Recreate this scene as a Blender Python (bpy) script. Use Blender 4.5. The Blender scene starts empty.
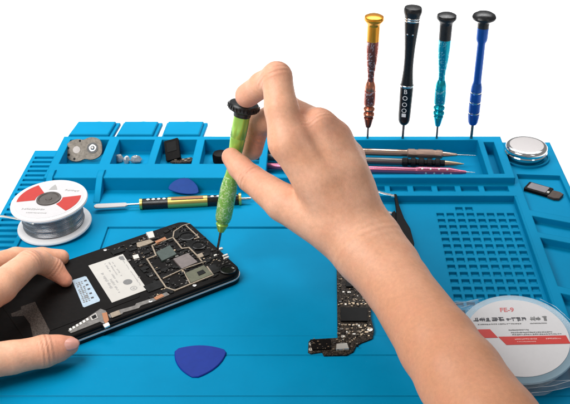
import bpy, bmesh, math, random
import numpy as np
from mathutils import Vector, Matrix, noise

# All coordinates below are centimetres; meshes and locations are scaled to metres on creation.
S = 0.01
scene = bpy.context.scene
COL = scene.collection
random.seed(7)

# ------------------------------------------------------------------ camera geometry
PITCH = math.radians(30.96)
SN, CS = math.sin(PITCH), math.cos(PITCH)
F, CX, CY, CAMH = 947.0, 317.0, 202.0, 37.5
CAM = Vector((0, 0, CAMH))

def ray(px, py):
    u = (px - CX) / F; v = (py - CY) / F
    return Vector((u, CS - v * SN, -SN - v * CS))
def at(px, py, z):
    r = ray(px, py); k = (z - CAMH) / r.z
    return CAM + r * k
def atk(px, py, k):
    return CAM + ray(px, py) * k
def aty(px, py, Y):
    r = ray(px, py); return CAM + r * (Y / r.y)

# ------------------------------------------------------------------ materials
def new_mat(name):
    m = bpy.data.materials.new(name); m.use_nodes = True
    nt = m.node_tree
    return m, nt, nt.nodes['Principled BSDF']
def N(nt, typ, **kw):
    n = nt.nodes.new(typ)
    for k, v in kw.items():
        if k in n.inputs: n.inputs[k].default_value = v
        else: setattr(n, k, v)
    return n
def mat(name, col, rough=.5, metal=0., var=.0, vscale=300., bump=0., bscale=600., coat=0., spec=.5, trans=0., ior=1.45, rvar=0., alpha=1.):
    m, nt, b = new_mat(name)
    b.inputs['Base Color'].default_value = (*col, 1)
    b.inputs['Roughness'].default_value = rough
    b.inputs['Metallic'].default_value = metal
    b.inputs['Coat Weight'].default_value = coat
    b.inputs['Coat Roughness'].default_value = .08
    b.inputs['Specular IOR Level'].default_value = spec
    b.inputs['Transmission Weight'].default_value = trans
    b.inputs['IOR'].default_value = ior
    b.inputs['Alpha'].default_value = alpha
    tc = N(nt, 'ShaderNodeTexCoord')
    if var > 0:
        nz = N(nt, 'ShaderNodeTexNoise', Scale=vscale, Detail=5., Roughness=.65)
        nt.links.new(tc.outputs['Object'], nz.inputs['Vector'])
        mr = N(nt, 'ShaderNodeMapRange'); mr.inputs[1].default_value = .3; mr.inputs[2].default_value = .7
        mr.inputs[3].default_value = 1 - var; mr.inputs[4].default_value = 1 + var
        nt.links.new(nz.outputs['Fac'], mr.inputs[0])
        mx = N(nt, 'ShaderNodeVectorMath', operation='SCALE'); mx.inputs[0].default_value = col
        nt.links.new(mr.outputs[0], mx.inputs['Scale'])
        nt.links.new(mx.outputs[0], b.inputs['Base Color'])
    if rvar > 0:
        nz2 = N(nt, 'ShaderNodeTexNoise', Scale=vscale * 1.7, Detail=4.)
        nt.links.new(tc.outputs['Object'], nz2.inputs['Vector'])
        mr2 = N(nt, 'ShaderNodeMapRange'); mr2.inputs[1].default_value = .3; mr2.inputs[2].default_value = .7
        mr2.inputs[3].default_value = max(0.02, rough - rvar); mr2.inputs[4].default_value = rough + rvar
        nt.links.new(nz2.outputs['Fac'], mr2.inputs[0]); nt.links.new(mr2.outputs[0], b.inputs['Roughness'])
    if bump > 0:
        nb = N(nt, 'ShaderNodeTexNoise', Scale=bscale, Detail=4.)
        nt.links.new(tc.outputs['Object'], nb.inputs['Vector'])
        bp = N(nt, 'ShaderNodeBump', Strength=bump, Distance=.0004)
        nt.links.new(nb.outputs['Fac'], bp.inputs['Height'])
        nt.links.new(bp.outputs['Normal'], b.inputs['Normal'])
    return m

def silicone():
    m, nt, b = new_mat('blue_silicone')
    tc = N(nt, 'ShaderNodeTexCoord')
    nz = N(nt, 'ShaderNodeTexNoise', Scale=22., Detail=6., Roughness=.6)
    nt.links.new(tc.outputs['Object'], nz.inputs['Vector'])
    cr = N(nt, 'ShaderNodeValToRGB')
    cr.color_ramp.elements[0].position = .3; cr.color_ramp.elements[0].color = (.000, .208, .395, 1)
    cr.color_ramp.elements[1].position = .72; cr.color_ramp.elements[1].color = (.000, .236, .445, 1)
    nt.links.new(nz.outputs['Fac'], cr.inputs['Fac'])
    # a little pale dust on the silicone
    dz = N(nt, 'ShaderNodeTexNoise', Scale=1400., Detail=2.)
    nt.links.new(tc.outputs['Object'], dz.inputs['Vector'])
    dr = N(nt, 'ShaderNodeMapRange'); dr.inputs[1].default_value = .70; dr.inputs[2].default_value = .78; dr.inputs[4].default_value = .10
    nt.links.new(dz.outputs['Fac'], dr.inputs[0])
    mx = N(nt, 'ShaderNodeMix', data_type='RGBA'); mx.inputs['B'].default_value = (.25, .5, .65, 1)
    nt.links.new(dr.outputs[0], mx.inputs[0]); nt.links.new(cr.outputs['Color'], mx.inputs['A'])
    nt.links.new(mx.outputs['Result'], b.inputs['Base Color'])
    b.inputs['Roughness'].default_value = .52
    b.inputs['Specular IOR Level'].default_value = .05
    bv = N(nt, 'ShaderNodeBevel', Radius=.0014); bv.samples = 6
    nb = N(nt, 'ShaderNodeTexNoise', Scale=900., Detail=3.)
    nt.links.new(tc.outputs['Object'], nb.inputs['Vector'])
    bp = N(nt, 'ShaderNodeBump', Strength=.12, Distance=.0003)
    nt.links.new(nb.outputs['Fac'], bp.inputs['Height'])
    nt.links.new(bv.outputs['Normal'], bp.inputs['Normal'])
    nt.links.new(bp.outputs['Normal'], b.inputs['Normal'])
    return m

def skin():
    m, nt, b = new_mat('skin')
    tc = N(nt, 'ShaderNodeTexCoord')
    nz = N(nt, 'ShaderNodeTexNoise', Scale=60., Detail=5., Roughness=.6)
    nt.links.new(tc.outputs['Object'], nz.inputs['Vector'])
    cr = N(nt, 'ShaderNodeValToRGB')
    cr.color_ramp.elements[0].position = .3; cr.color_ramp.elements[0].color = (.70, .355, .215, 1)
    cr.color_ramp.elements[1].position = .7; cr.color_ramp.elements[1].color = (.78, .445, .30, 1)
    nt.links.new(nz.outputs['Fac'], cr.inputs['Fac'])
    at_ = N(nt, 'ShaderNodeAttribute', attribute_name='tint')
    mx = N(nt, 'ShaderNodeMix', data_type='RGBA'); mx.inputs['B'].default_value = (.62, .19, .13, 1)
    nt.links.new(at_.outputs['Fac'], mx.inputs[0]); nt.links.new(cr.outputs['Color'], mx.inputs['A'])
    at2 = N(nt, 'ShaderNodeAttribute', attribute_name='tan')
    mx2 = N(nt, 'ShaderNodeMix', data_type='RGBA'); mx2.inputs['B'].default_value = (.60, .275, .150, 1)  # weaker light on the forearm, put into the skin colour as a darker brown
    nt.links.new(at2.outputs['Fac'], mx2.inputs[0]); nt.links.new(mx.outputs['Result'], mx2.inputs['A']); mx = mx2
    # fine freckle mottling
    n2 = N(nt, 'ShaderNodeTexNoise', Scale=420., Detail=3., Roughness=.7)
    nt.links.new(tc.outputs['Object'], n2.inputs['Vector'])
    mr = N(nt, 'ShaderNodeMapRange'); mr.inputs[1].default_value = .25; mr.inputs[2].default_value = .75; mr.inputs[3].default_value = .90; mr.inputs[4].default_value = 1.08
    nt.links.new(n2.outputs['Fac'], mr.inputs[0])
    vm = N(nt, 'ShaderNodeVectorMath', operation='SCALE')
    nt.links.new(mx.outputs['Result'], vm.inputs[0]); nt.links.new(mr.outputs[0], vm.inputs['Scale'])
    nt.links.new(vm.outputs[0], b.inputs['Base Color'])
    b.inputs['Roughness'].default_value = .48
    b.inputs['Specular IOR Level'].default_value = .35
    b.inputs['Subsurface Weight'].default_value = .25
    b.inputs['Subsurface Radius'].default_value = (1., .35, .2)
    b.inputs['Subsurface Scale'].default_value = .004
    # uneven redness under the skin
    n4 = N(nt, 'ShaderNodeTexNoise', Scale=95., Detail=4., Roughness=.7)
    nt.links.new(tc.outputs['Object'], n4.inputs['Vector'])
    m4 = N(nt, 'ShaderNodeMapRange'); m4.inputs[1].default_value = .48; m4.inputs[2].default_value = .78; m4.inputs[4].default_value = .28
    nt.links.new(n4.outputs['Fac'], m4.inputs[0])
    m5 = N(nt, 'ShaderNodeMix', data_type='RGBA'); m5.inputs['B'].default_value = (.66, .24, .16, 1)
    nt.links.new(m4.outputs[0], m5.inputs[0]); nt.links.new(vm.outputs[0], m5.inputs['A'])
    nt.links.new(m5.outputs['Result'], b.inputs['Base Color'])
    # pores, fine lines, knuckle creases
    vo = N(nt, 'ShaderNodeTexVoronoi', Scale=900., feature='DISTANCE_TO_EDGE')
    nt.links.new(tc.outputs['Object'], vo.inputs['Vector'])
    b1 = N(nt, 'ShaderNodeBump', Strength=.26, Distance=.0003)
    nt.links.new(vo.outputs['Distance'], b1.inputs['Height'])
    ca = N(nt, 'ShaderNodeAttribute', attribute_name='crease')
    b2 = N(nt, 'ShaderNodeBump', Strength=.62, Distance=.0009)
    nt.links.new(ca.outputs['Fac'], b2.inputs['Height']); nt.links.new(b1.outputs['Normal'], b2.inputs['Normal'])
    n3 = N(nt, 'ShaderNodeTexNoise', Scale=110., Detail=3.)
    nt.links.new(tc.outputs['Object'], n3.inputs['Vector'])
    b3 = N(nt, 'ShaderNodeBump', Strength=.22, Distance=.0015)
    nt.links.new(n3.outputs['Fac'], b3.inputs['Height']); nt.links.new(b2.outputs['Normal'], b3.inputs['Normal'])
    nt.links.new(b3.outputs['Normal'], b.inputs['Normal'])
    return m

def engraved(name, col, pale, rough=.3, scale=260., thr=.55, metal=.85):
    """anodised metal with pale engraved scroll marks"""
    m, nt, b = new_mat(name)
    tc = N(nt, 'ShaderNodeTexCoord')
    w = N(nt, 'ShaderNodeTexNoise', Scale=scale, Detail=2., Distortion=2.2)
    nt.links.new(tc.outputs['Object'], w.inputs['Vector'])
    mr = N(nt, 'ShaderNodeMapRange'); mr.inputs[1].default_value = thr; mr.inputs[2].default_value = thr + .05
    nt.links.new(w.outputs['Fac'], mr.inputs[0])
    mx = N(nt, 'ShaderNodeMix', data_type='RGBA')
    mx.inputs['A'].default_value = (*col, 1); mx.inputs['B'].default_value = (*pale, 1)
    nt.links.new(mr.outputs[0], mx.inputs[0]); nt.links.new(mx.outputs['Result'], b.inputs['Base Color'])
    b.inputs['Metallic'].default_value = metal; b.inputs['Roughness'].default_value = rough
    bp = N(nt, 'ShaderNodeBump', Strength=.3, Distance=.0003)
    nt.links.new(mr.outputs[0], bp.inputs['Height']); nt.links.new(bp.outputs['Normal'], b.inputs['Normal'])
    return m

def knurled(name, col, rough=.3, scale=900.):
    m, nt, b = new_mat(name)
    tc = N(nt, 'ShaderNodeTexCoord')
    ws = []
    for d in ('X', 'Z'):
        w = N(nt, 'ShaderNodeTexWave', Scale=scale, bands_direction=d)
        nt.links.new(tc.outputs['Object'], w.inputs['Vector']); ws.append(w)
    ad = N(nt, 'ShaderNodeMath', operation='MULTIPLY')
    nt.links.new(ws[0].outputs['Fac'], ad.inputs[0]); nt.links.new(ws[1].outputs['Fac'], ad.inputs[1])
    bp = N(nt, 'ShaderNodeBump', Strength=.7, Distance=.0004)
    nt.links.new(ad.outputs[0], bp.inputs['Height']); nt.links.new(bp.outputs['Normal'], b.inputs['Normal'])
    b.inputs['Base Color'].default_value = (*col, 1); b.inputs['Metallic'].default_value = .9; b.inputs['Roughness'].default_value = rough
    return m

def wound_wire():
    m, nt, b = new_mat('wound_solder')
    tc = N(nt, 'ShaderNodeTexCoord')
    w = N(nt, 'ShaderNodeTexWave', Scale=210., bands_direction='Z', Distortion=.6)
    nt.links.new(tc.outputs['Object'], w.inputs['Vector'])
    bp = N(nt, 'ShaderNodeBump', Strength=.35, Distance=.0004)
    b.inputs['Base Color'].default_value = (.31, .31, .32, 1); b.inputs['Metallic'].default_value = 1.
    b.inputs['Roughness'].default_value = .26
    b.inputs['Anisotropic'].default_value = .0
    tg = N(nt, 'ShaderNodeTangent', direction_type='RADIAL', axis='Z'); nt.links.new(tg.outputs[0], b.inputs['Tangent']); b.inputs['Anisotropic Rotation'].default_value = .0
    return m

def speckled(name, base, dots, scale=700., lo=.58, hi=.62, rough=.45):
    m, nt, b = new_mat(name)
    tc = N(nt, 'ShaderNodeTexCoord')
    vo = N(nt, 'ShaderNodeTexVoronoi', Scale=scale)
    nt.links.new(tc.outputs['Object'], vo.inputs['Vector'])
    sp = N(nt, 'ShaderNodeSeparateColor'); nt.links.new(vo.outputs['Color'], sp.inputs[0])
    mr = N(nt, 'ShaderNodeMapRange'); mr.inputs[1].default_value = lo; mr.inputs[2].default_value = hi
    nt.links.new(sp.outputs[0], mr.inputs[0])
    mx = N(nt, 'ShaderNodeMix', data_type='RGBA'); mx.inputs['A'].default_value = (*base, 1); mx.inputs['B'].default_value = (*dots, 1)
    nt.links.new(mr.outputs[0], mx.inputs[0]); nt.links.new(mx.outputs['Result'], b.inputs['Base Color'])
    b.inputs['Roughness'].default_value = rough; b.inputs['Specular IOR Level'].default_value = .15
    bp = N(nt, 'ShaderNodeBump', Strength=.25, Distance=.0004)
    nt.links.new(mr.outputs[0], bp.inputs['Height']); nt.links.new(bp.outputs['Normal'], b.inputs['Normal'])
    return m

M = {}
M['mat'] = silicone()
M['skin'] = skin()
M['table'] = mat('white_table', (.93, .93, .93), .6)
M['silver'] = mat('silver_paint', (.62, .62, .62), .4, metal=.3)
M['black'] = mat('black_plastic', (.012, .012, .013), .32, var=.25, rvar=.08)
M['gloss_black'] = mat('gloss_black', (.005, .005, .005), .2, coat=.0, spec=.3, rvar=.06, vscale=60)
M['black_metal'] = mat('black_anodised', (.010, .010, .011), .28, metal=.2, rvar=.06)
M['matt_black'] = mat('matt_black', (.005, .0042, .004), .5, var=.3, bump=.15, spec=.10)
M['steel'] = mat('steel', (.62, .61, .60), .25, metal=1, rvar=.08)
M['dark_steel'] = mat('dark_steel', (.22, .21, .20), .3, metal=1, rvar=.08)
M['chrome'] = mat('chrome', (.80, .80, .80), .09, metal=1)
M['brushed'] = mat('brushed_tin', (.46, .435, .43), .5, metal=.6, bump=.25, bscale=1500, rvar=.06)
M['gold'] = mat('gold_metal', (.75, .58, .16), .3, metal=.9)
M['white'] = mat('white_plastic', (.72, .72, .73), .4, var=.03)
M['label'] = mat('paper_label', (.50, .485, .455), .55, var=.04, vscale=120)
M['white_label'] = mat('white_label', (.62, .61, .62), .45, var=.02)
M['spool_paper'] = mat('spool_paper', (.52, .51, .52), .45, var=.03)
M['spool_red'] = mat('spool_red', (.42, .020, .014), .5, var=.06)
M['blue_label'] = mat('blue_label', (.37, .47, .56), .5, var=.12, vscale=350)
M['ink_grey'] = mat('grey_ink', (.17, .17, .17), .6)
M['ink_soft'] = mat('soft_grey_ink', (.32, .315, .31), .6)
M['ink_dark'] = mat('dark_ink', (.06, .06, .07), .6)
M['ink_red'] = mat('red_ink', (.50, .05, .05), .6)
M['ink_pink'] = mat('faded_red_ink', (.60, .17, .17), .6)
M['red'] = mat('red_print', (.56, .022, .014), .45, var=.05)
M['pale_pink'] = mat('pale_print', (.85, .45, .42), .5)
M['blue_pick'] = mat('blue_pick', (.005, .028, .25), .42, spec=.2, var=.08, bump=.05)
M['violet_pick'] = mat('violet_pick', (.004, .045, .25), .42, spec=.2, var=.08)
M['clear'] = mat('clear_plastic', (.93, .96, .97), .06, trans=1., ior=1.3)
M['film'] = mat('clear_film', (.85, .92, .95), .08, alpha=.16, spec=1.)
M['film_edge'] = mat('clear_reel', (.36, .52, .62), .16, alpha=.55, spec=.6)
M['fold'] = mat('film_fold', (.80, .88, .93), .2, alpha=.45, spec=1.)
M['cream'] = mat('cream_card', (.80, .68, .54), .55, var=.05)
M['hub'] = mat('dark_hub', (.07, .06, .055), .5, var=.2)
M['amber'] = mat('amber_metal', (.80, .33, .03), .25, metal=.75)
M['copper'] = mat('copper_metal', (.55, .21, .13), .25, metal=.9)
M['copper_dark'] = mat('dark_copper', (.20, .055, .035), .3, metal=.85)
M['copper_eng'] = engraved('engraved_copper', (.33, .085, .06), (.66, .45, .42))
M['teal'] = mat('teal_metal', (.010, .42, .52), .24, metal=.8)
M['teal_eng'] = engraved('engraved_teal', (.010, .36, .46), (.28, .66, .74), thr=.58)
M['blue_metal'] = mat('blue_metal', (.010, .085, .36), .28, metal=.5, var=.1)
M['green'] = mat('green_metal', (.34, .60, .11), .22, metal=.45)
M['green_eng'] = engraved('engraved_green', (.24, .52, .10), (.58, .76, .38), scale=330., thr=.52, metal=.4)
M['rose_silver'] = mat('champagne_metal', (.60, .42, .33), .25, metal=.95)
M['rose_knurl'] = knurled('knurled_champagne', (.56, .39, .31))
M['gunmetal'] = mat('gunmetal', (.15, .14, .135), .35, metal=.8)
M['black_knurl'] = knurled('knurled_black', (.03, .03, .03))
M['tan_metal'] = mat('tan_metal', (.46, .34, .22), .3, metal=.9)
M['pink'] = mat('pink_metal', (.50, .14, .22), .25, metal=.75)
M['pcb'] = speckled('dark_board', (.015, .011, .009), (.10, .08, .06), scale=1500.)
M['pcb_brown'] = speckled('bronze_board', (.012, .009, .007), (.060, .045, .034), scale=1700., lo=.5, hi=.6, rough=.5)
M['chip_black'] = mat('chip_black', (.007, .007, .007), .45, var=.2, spec=.15)
M['chip_green'] = mat('chip_grey_green', (.058, .078, .070), .35, metal=.3, var=.2)
M['chip_rose'] = mat('chip_rose_grey', (.175, .148, .143), .35, metal=.4, var=.15)
M['chip_olive'] = mat('chip_olive', (.105, .108, .070), .35, metal=.3, var=.2)
M['trace'] = mat('shield_metal', (.30, .245, .185), .4, metal=.6, var=.2, vscale=500)
M['flex'] = mat('flex_grey', (.17, .16, .15), .35, metal=.4, var=.3, vscale=400)
M['flex_film'] = speckled('film_brown', (.040, .031, .026), (.085, .068, .058), scale=2200., lo=.45, hi=.7, rough=.45)
M['orange'] = mat('copper_pad', (.38, .17, .085), .4, metal=.5)
M['tinned'] = mat('tinned_pad', (.75, .72, .66), .3, metal=.7)
M['clear_bits'] = mat('frosted_bits', (.46, .47, .47), .28, trans=.25, metal=.25, spec=.7, var=.25, vscale=700)
M['plate'] = mat('zinc_plate', (.115, .10, .083), .45, metal=.5, var=.05, vscale=350, rvar=.08)
M['nail'] = mat('nail', (.66, .33, .27), .25, coat=.25, var=.06)
M['brown_chip'] = mat('brown_card', (.045, .024, .014), .5, var=.4, vscale=500)
M['grey_card'] = mat('grey_face', (.20, .185, .20), .4, var=.12)
M['pcb_gold'] = mat('gold_dot', (.55, .43, .30), .3, metal=.8)

# ------------------------------------------------------------------ builders
class MB:
    def __init__(self): self.v = []; self.f = []; self.s = []
    def add(self, vs, fs, smooth=False, mtx=None):
        o = len(self.v)
        for p in vs:
            p = Vector(p)
            self.v.append(mtx @ p if mtx else p)
        for q in fs: self.f.append([i + o for i in q]); self.s.append(smooth)
        return self
    def box(self, c, s, mtx=None):
        x, y, z = c; a, b, d = s[0] / 2, s[1] / 2, s[2] / 2
        vs = [(x + i * a, y + j * b, z + k * d) for k in (-1, 1) for j in (-1, 1) for i in (-1, 1)]
        return self.add(vs, [(0, 2, 3, 1), (4, 5, 7, 6), (0, 1, 5, 4), (2, 6, 7, 3), (0, 4, 6, 2), (1, 3, 7, 5)], False, mtx)
    def lathe(self, prof, seg=40, mtx=None, axis=None):
        """prof = list of (r, z)"""
        vs = []; fs = []
        for r, z in prof:
            for i in range(seg):
                a = 2 * math.pi * i / seg
                vs.append((r * math.cos(a), r * math.sin(a), z))
        n = len(prof)
        for j in range(n - 1):
            for i in range(seg):
                i2 = (i + 1) % seg
                fs.append((j * seg + i, j * seg + i2, (j + 1) * seg + i2, (j + 1) * seg + i))
        if prof[0][0] > 1e-6: fs.append(tuple(range(seg))[::-1])
        if prof[-1][0] > 1e-6: fs.append(tuple((n - 1) * seg + i for i in range(seg)))
        return self.add(vs, fs, True, mtx)
    def prism(self, out, z0, z1, mtx=None, inset=0.0):
        """polygon outline (x,y) extruded z0..z1, optional small top chamfer"""
        a2 = sum(out[i][0] * out[(i + 1) % len(out)][1] - out[(i + 1) % len(out)][0] * out[i][1] for i in range(len(out)))
        if a2 < 0: out = out[::-1]
        n = len(out)
        rings = [(out, z0), (out, z1)]
        if inset > 0:
            ins = []
            for i in range(n):
                p = Vector(out[i]).to_2d(); a = Vector(out[i - 1]).to_2d(); b = Vector(out[(i + 1) % n]).to_2d()
                d1 = (p - a).normalized(); d2 = (b - p).normalized()
                nn = Vector((-(d1.y + d2.y), d1.x + d2.x))
                if nn.length < 1e-6: nn = Vector((-d1.y, d1.x))
                nn.normalize(); ins.append(tuple(p + nn * inset))
            rings = [(out, z0), (out, z1 - inset), (ins, z1)]
        vs = [(x, y, z) for o_, z in rings for x, y in o_]
        fs = [tuple(range(n))[::-1], tuple((len(rings) - 1) * n + i for i in range(n))]
        for j in range(len(rings) - 1):
            for i in range(n):
                fs.append((j * n + i, j * n + (i + 1) % n, (j + 1) * n + (i + 1) % n, (j + 1) * n + i))
        return self.add(vs, fs, False, mtx)
    def tube(self, pts, r, seg=10, mtx=None):
        pts = [Vector(p) for p in pts]; n = len(pts)
        rs = r if isinstance(r, (list, tuple)) else [r] * n
        vs = []; fs = []
        for j, p in enumerate(pts):
            t = (pts[min(j + 1, n - 1)] - pts[max(j - 1, 0)]).normalized()
            q = t.to_track_quat('Z', 'Y')
            for i in range(seg):
                a = 2 * math.pi * i / seg
                vs.append(p + q @ Vector((rs[j] * math.cos(a), rs[j] * math.sin(a), 0)))
        for j in range(n - 1):
            for i in range(seg):
                i2 = (i + 1) % seg
                fs.append((j * seg + i, j * seg + i2, (j + 1) * seg + i2, (j + 1) * seg + i))
        fs.append(tuple(range(seg))[::-1]); fs.append(tuple((n - 1) * seg + i for i in range(seg)))
        return self.add(vs, fs, True, mtx)
    def strip(self, pts, w, z, h=.03, mtx=None):
        """flat bar of width w along a 2-D polyline"""
        P = [Vector(p).to_2d() for p in pts]
        L = []; R = []
        for i, p in enumerate(P):
            d1 = (p - P[i - 1]).normalized() if i else (P[1] - p).normalized()
            d2 = (P[i + 1] - p).normalized() if i < len(P) - 1 else d1
            nn = Vector((-(d1.y + d2.y), d1.x + d2.x)); nn.normalize()
            k = w / 2 / max(.5, nn.dot(Vector((-d1.y, d1.x))))
            L.append(p + nn * k); R.append(p - nn * k)
        return self.prism([tuple(a) for a in R] + [tuple(a) for a in L[::-1]], z, z + h, mtx)
    def build(self, name, m, parent=None, sharp=35, bevel=0, kind=None, label=None, seg=2):
        me = bpy.data.meshes.new(name)
        me.from_pydata([tuple(p * S) for p in self.v], [], self.f)
        me.materials.append(m)
        bm = bmesh.new(); bm.from_mesh(me)
        if bevel:
            es = [e for e in bm.edges if len(e.link_faces) == 2 and e.calc_face_angle(0) > math.radians(40)]
            bmesh.ops.bevel(bm, geom=es, offset=bevel * S, segments=seg, affect='EDGES', profile=.5, clamp_overlap=True)
        bmesh.ops.recalc_face_normals(bm, faces=bm.faces)
        bm.to_mesh(me); bm.free()
        me.polygons.foreach_set('use_smooth', [True] * len(me.polygons))
        me.set_sharp_from_angle(angle=math.radians(sharp))
        o = bpy.data.objects.new(name, me); COL.objects.link(o)
        if parent is not None: o.parent = parent
        if kind: o['kind'] = kind
        if label: o['label'] = label
        return o

def thing(name, label, cat, loc=(0, 0, 0), rot=None, group=None):
    o = bpy.data.objects.new(name, None); COL.objects.link(o)
    o.empty_display_size = .01
    o.location = Vector(loc) * S
    if isinstance(rot, (int, float)): o.rotation_euler = (0, 0, rot)
    elif rot is not None:
        o.rotation_mode = 'QUATERNION'; o.rotation_quaternion = rot
    o['label'] = label; o['category'] = cat
    if group: o['group'] = group
    return o
def tag(o, label, cat, group=None):
    o['label'] = label; o['category'] = cat
    if group: o['group'] = group
    return o
def place(o, loc, rot=None):
    o.location = Vector(loc) * S
    if isinstance(rot, (int, float)): o.rotation_euler = (0, 0, rot)
    elif rot is not None: o.rotation_mode = 'QUATERNION'; o.rotation_quaternion = rot
    return o
def circle(r, n=40, cx=0, cy=0, a0=0, a1=2 * math.pi):
    return [(cx + r * math.cos(a0 + (a1 - a0) * i / n), cy + r * math.sin(a0 + (a1 - a0) * i / n)) for i in range(n + (0 if a1 - a0 > 6.28 else 1))]
def rrect(x0, x1, y0, y1, r, n=6):
    P = []
    for cx, cy, a in ((x1 - r, y1 - r, 0), (x0 + r, y1 - r, 90), (x0 + r, y0 + r, 180), (x1 - r, y0 + r, 270)):
        for i in range(n + 1):
            t = math.radians(a + 90 * i / n); P.append((cx + r * math.cos(t), cy + r * math.sin(t)))
    return P

# ------------------------------------------------------------------ table
tb = MB().add([(-400, -150, 0), (400, -150, 0), (400, 600, 0), (-400, 600, 0)], [(0, 1, 2, 3)])
tb = tb.build('tabletop', M['table']); tb['kind'] = 'structure'

# ------------------------------------------------------------------ the mat (stepped relief on a rectangular lattice)
def build_mat():
    R = []                                   # (x0, x1, y0, y1, height) later ones override
    X0, X1, Y0, Y1 = -23.5, 19.5, 37.6, 70.6
    R.append((X0, X1, Y0, Y1, .40))
    # ribbed rest along the side
    R.append((X0, -21.1, Y0, 69.9, .55))
    R.append((X0, X1, 69.9, Y1, -1))         # the mat ends a little earlier behind the ribbed rest
    R.append((-21.1, X1, 69.9, Y1, .4))
    y = 47.0
    while y < 69.2:
        R.append((-23.2, -21.45, y, y + .36, .30)); y += .74
    # sunken repair field with a lip and a stepped front
    R.append((-15.2, 5.6, 45.8, 58.15, .34))
    R.append((-15.25, -15.05, 45.8, 58.3, .26)); R.append((-15.25, 5.6, 58.12, 58.3, .26))
    R.append((X0, 5.6, 44.0, 45.8, .405))
    R.append((X0, 14.9, 43.86, 43.98, .37))
    R.append((X0, 14.9, 40.30, 40.42, .37))
    R.append((X0, 14.9, Y0, 40.28, .41))
    # rear organiser block
    R.append((-21.1, 15.3, 63.6, Y1, 1.5))
    R.append((-1.5, 15.3, 61.8, 63.6, .95))
    for a, b in ((-20.45, -17.25), (-16.4, -13.45), (-12.85, -9.95), (-9.3, -4.6)):
        R.append((a, b, 65.85, 70.05, .32))
    R.append((-4.0, 13.3, 64.15, 69.95, .32))
    R.append((13.75, 14.6, 64.25, 69.6, .5))
    for a, b in ((-1.0, .3), (.8, 2.1), (2.45, 3.6), (4.0, 5.2), (5.6, 6.95), (7.4, 8.8), (9.25, 10.6), (11.05, 12.4), (12.85, 14.7)):
        R.append((a, b, 62.45, 63.28, .62))
    # buttress blocks get added as wedges below
    # grid of small sockets
    for j in range(22):
        yb = 61.05 - j * .847
        for i in range(8):
            if j == 0 and i not in (2, 3): continue
            xa = 8.92 + i * .75
            R.append((xa, xa + .53, yb - .52, yb, .24))
    # divider and side trays
    R.append((14.95, X1, Y0, 61.8, .95)); R.append((15.3, X1, 61.8, Y1, .95))
    R.append((15.0, 15.12, Y0, 61.8, .93))
    R.append((15.75, 19.1, 59.9, 65.2, .62))
    R.append((15.75, 19.1, 56.9, 59.1, .45))
    R.append((15.75, 19.1, 50.4, 56.2, .38))
    R.append((15.75, 19.1, 44.6, 49.6, .38))
    R.append((15.75, 19.1, 38.6, 43.8, .38))
    xs = sorted({round(a, 3) for r in R for a in r[:2]}); ys = sorted({round(a, 3) for r in R for a in r[2:4]})
    nx, ny = len(xs) - 1, len(ys) - 1
    H = np.zeros((nx, ny))
    xa = np.array(xs); ya = np.array(ys)
    for x0, x1, y0, y1, h in R:
        i0, i1 = np.searchsorted(xa, [x0 - 5e-4, x1 - 5e-4]); j0, j1 = np.searchsorted(ya, [y0 - 5e-4, y1 - 5e-4])
        H[i0:i1, j0:j1] = h
    vid = {}; V = []; Fc = []; reg = []
    def shear(x, y):
        if x > 15.3 and y < 66:
            t = min(1, (66 - y) / 4); return y - .38 * (x - 15.3) * t
        return y
    def vert(i, j, z):
        k = (i, j, round(z, 3))
        if k not in vid:
            vid[k] = len(V); V.append((xs[i], shear(xs[i], ys[j]), z))
        return vid[k]
    def region(x, y):
        if x < -21.1: return 'ribbed_rest'
        if x > 14.95 and (y < 61.8 or x > 15.3): return 'side_tray'
        if y > 63.6 or (y > 61.8 and x > -1.5): return 'tool_tray'
        if x > 8.5 and y < 61.8: return 'socket_grid'
        return 'work_surface'
    def wall(i0, j0, i1, j1, za, zb, rg):
        Fc.append((vert(i0, j0, za), vert(i1, j1, za), vert(i1, j1, zb), vert(i0, j0, zb))); reg.append(rg)
    hh = lambda i, j: H[i, j] if 0 <= i < nx and 0 <= j < ny and H[i, j] > 0 else 0.0
    for i in range(nx):
        for j in range(ny):
            h = hh(i, j)
            rg = region((xs[i] + xs[i + 1]) / 2, (ys[j] + ys[j + 1]) / 2)
            if h > 0:
                Fc.append((vert(i, j, h), vert(i + 1, j, h), vert(i + 1, j + 1, h), vert(i, j + 1, h))); reg.append(rg)
                for (a, b, p, q) in ((i - 1, j, (i, j + 1), (i, j)), (i + 1, j, (i + 1, j), (i + 1, j + 1)),
                                     (i, j - 1, (i, j), (i + 1, j)), (i, j + 1, (i + 1, j + 1), (i, j + 1))):
                    g = hh(a, b)
                    if g < h - 1e-4: wall(p[0], p[1], q[0], q[1], g, h, rg)
    root = thing('soldering_mat', 'large blue silicone soldering mat lying under all the tools', 'soldering mat', (0, 0, .02))
    out = {}
    for rg in ('work_surface', 'ribbed_rest', 'side_tray', 'tool_tray', 'socket_grid'):
        m = MB(); used = {}
        fs = []
        for f, r in zip(Fc, reg):
            if r != rg: continue
            q = []
            for k in f:
                if k not in used: used[k] = len(m.v); m.v.append(Vector(V[k]))
                q.append(used[k])
            m.f.append(q)
        me = bpy.data.meshes.new(rg)
        me.from_pydata([tuple(p * S) for p in m.v], [], m.f)
        me.materials.append(M['mat'])
        o = bpy.data.objects.new(rg, me); COL.objects.link(o); o.parent = root
        out[rg] = o
    # round pocket for the tin: cut with a boolean and apply
    for rg in ('side_tray', 'tool_tray'):
        pass
    return root, out
mat_root, mat_parts = build_mat()
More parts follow.
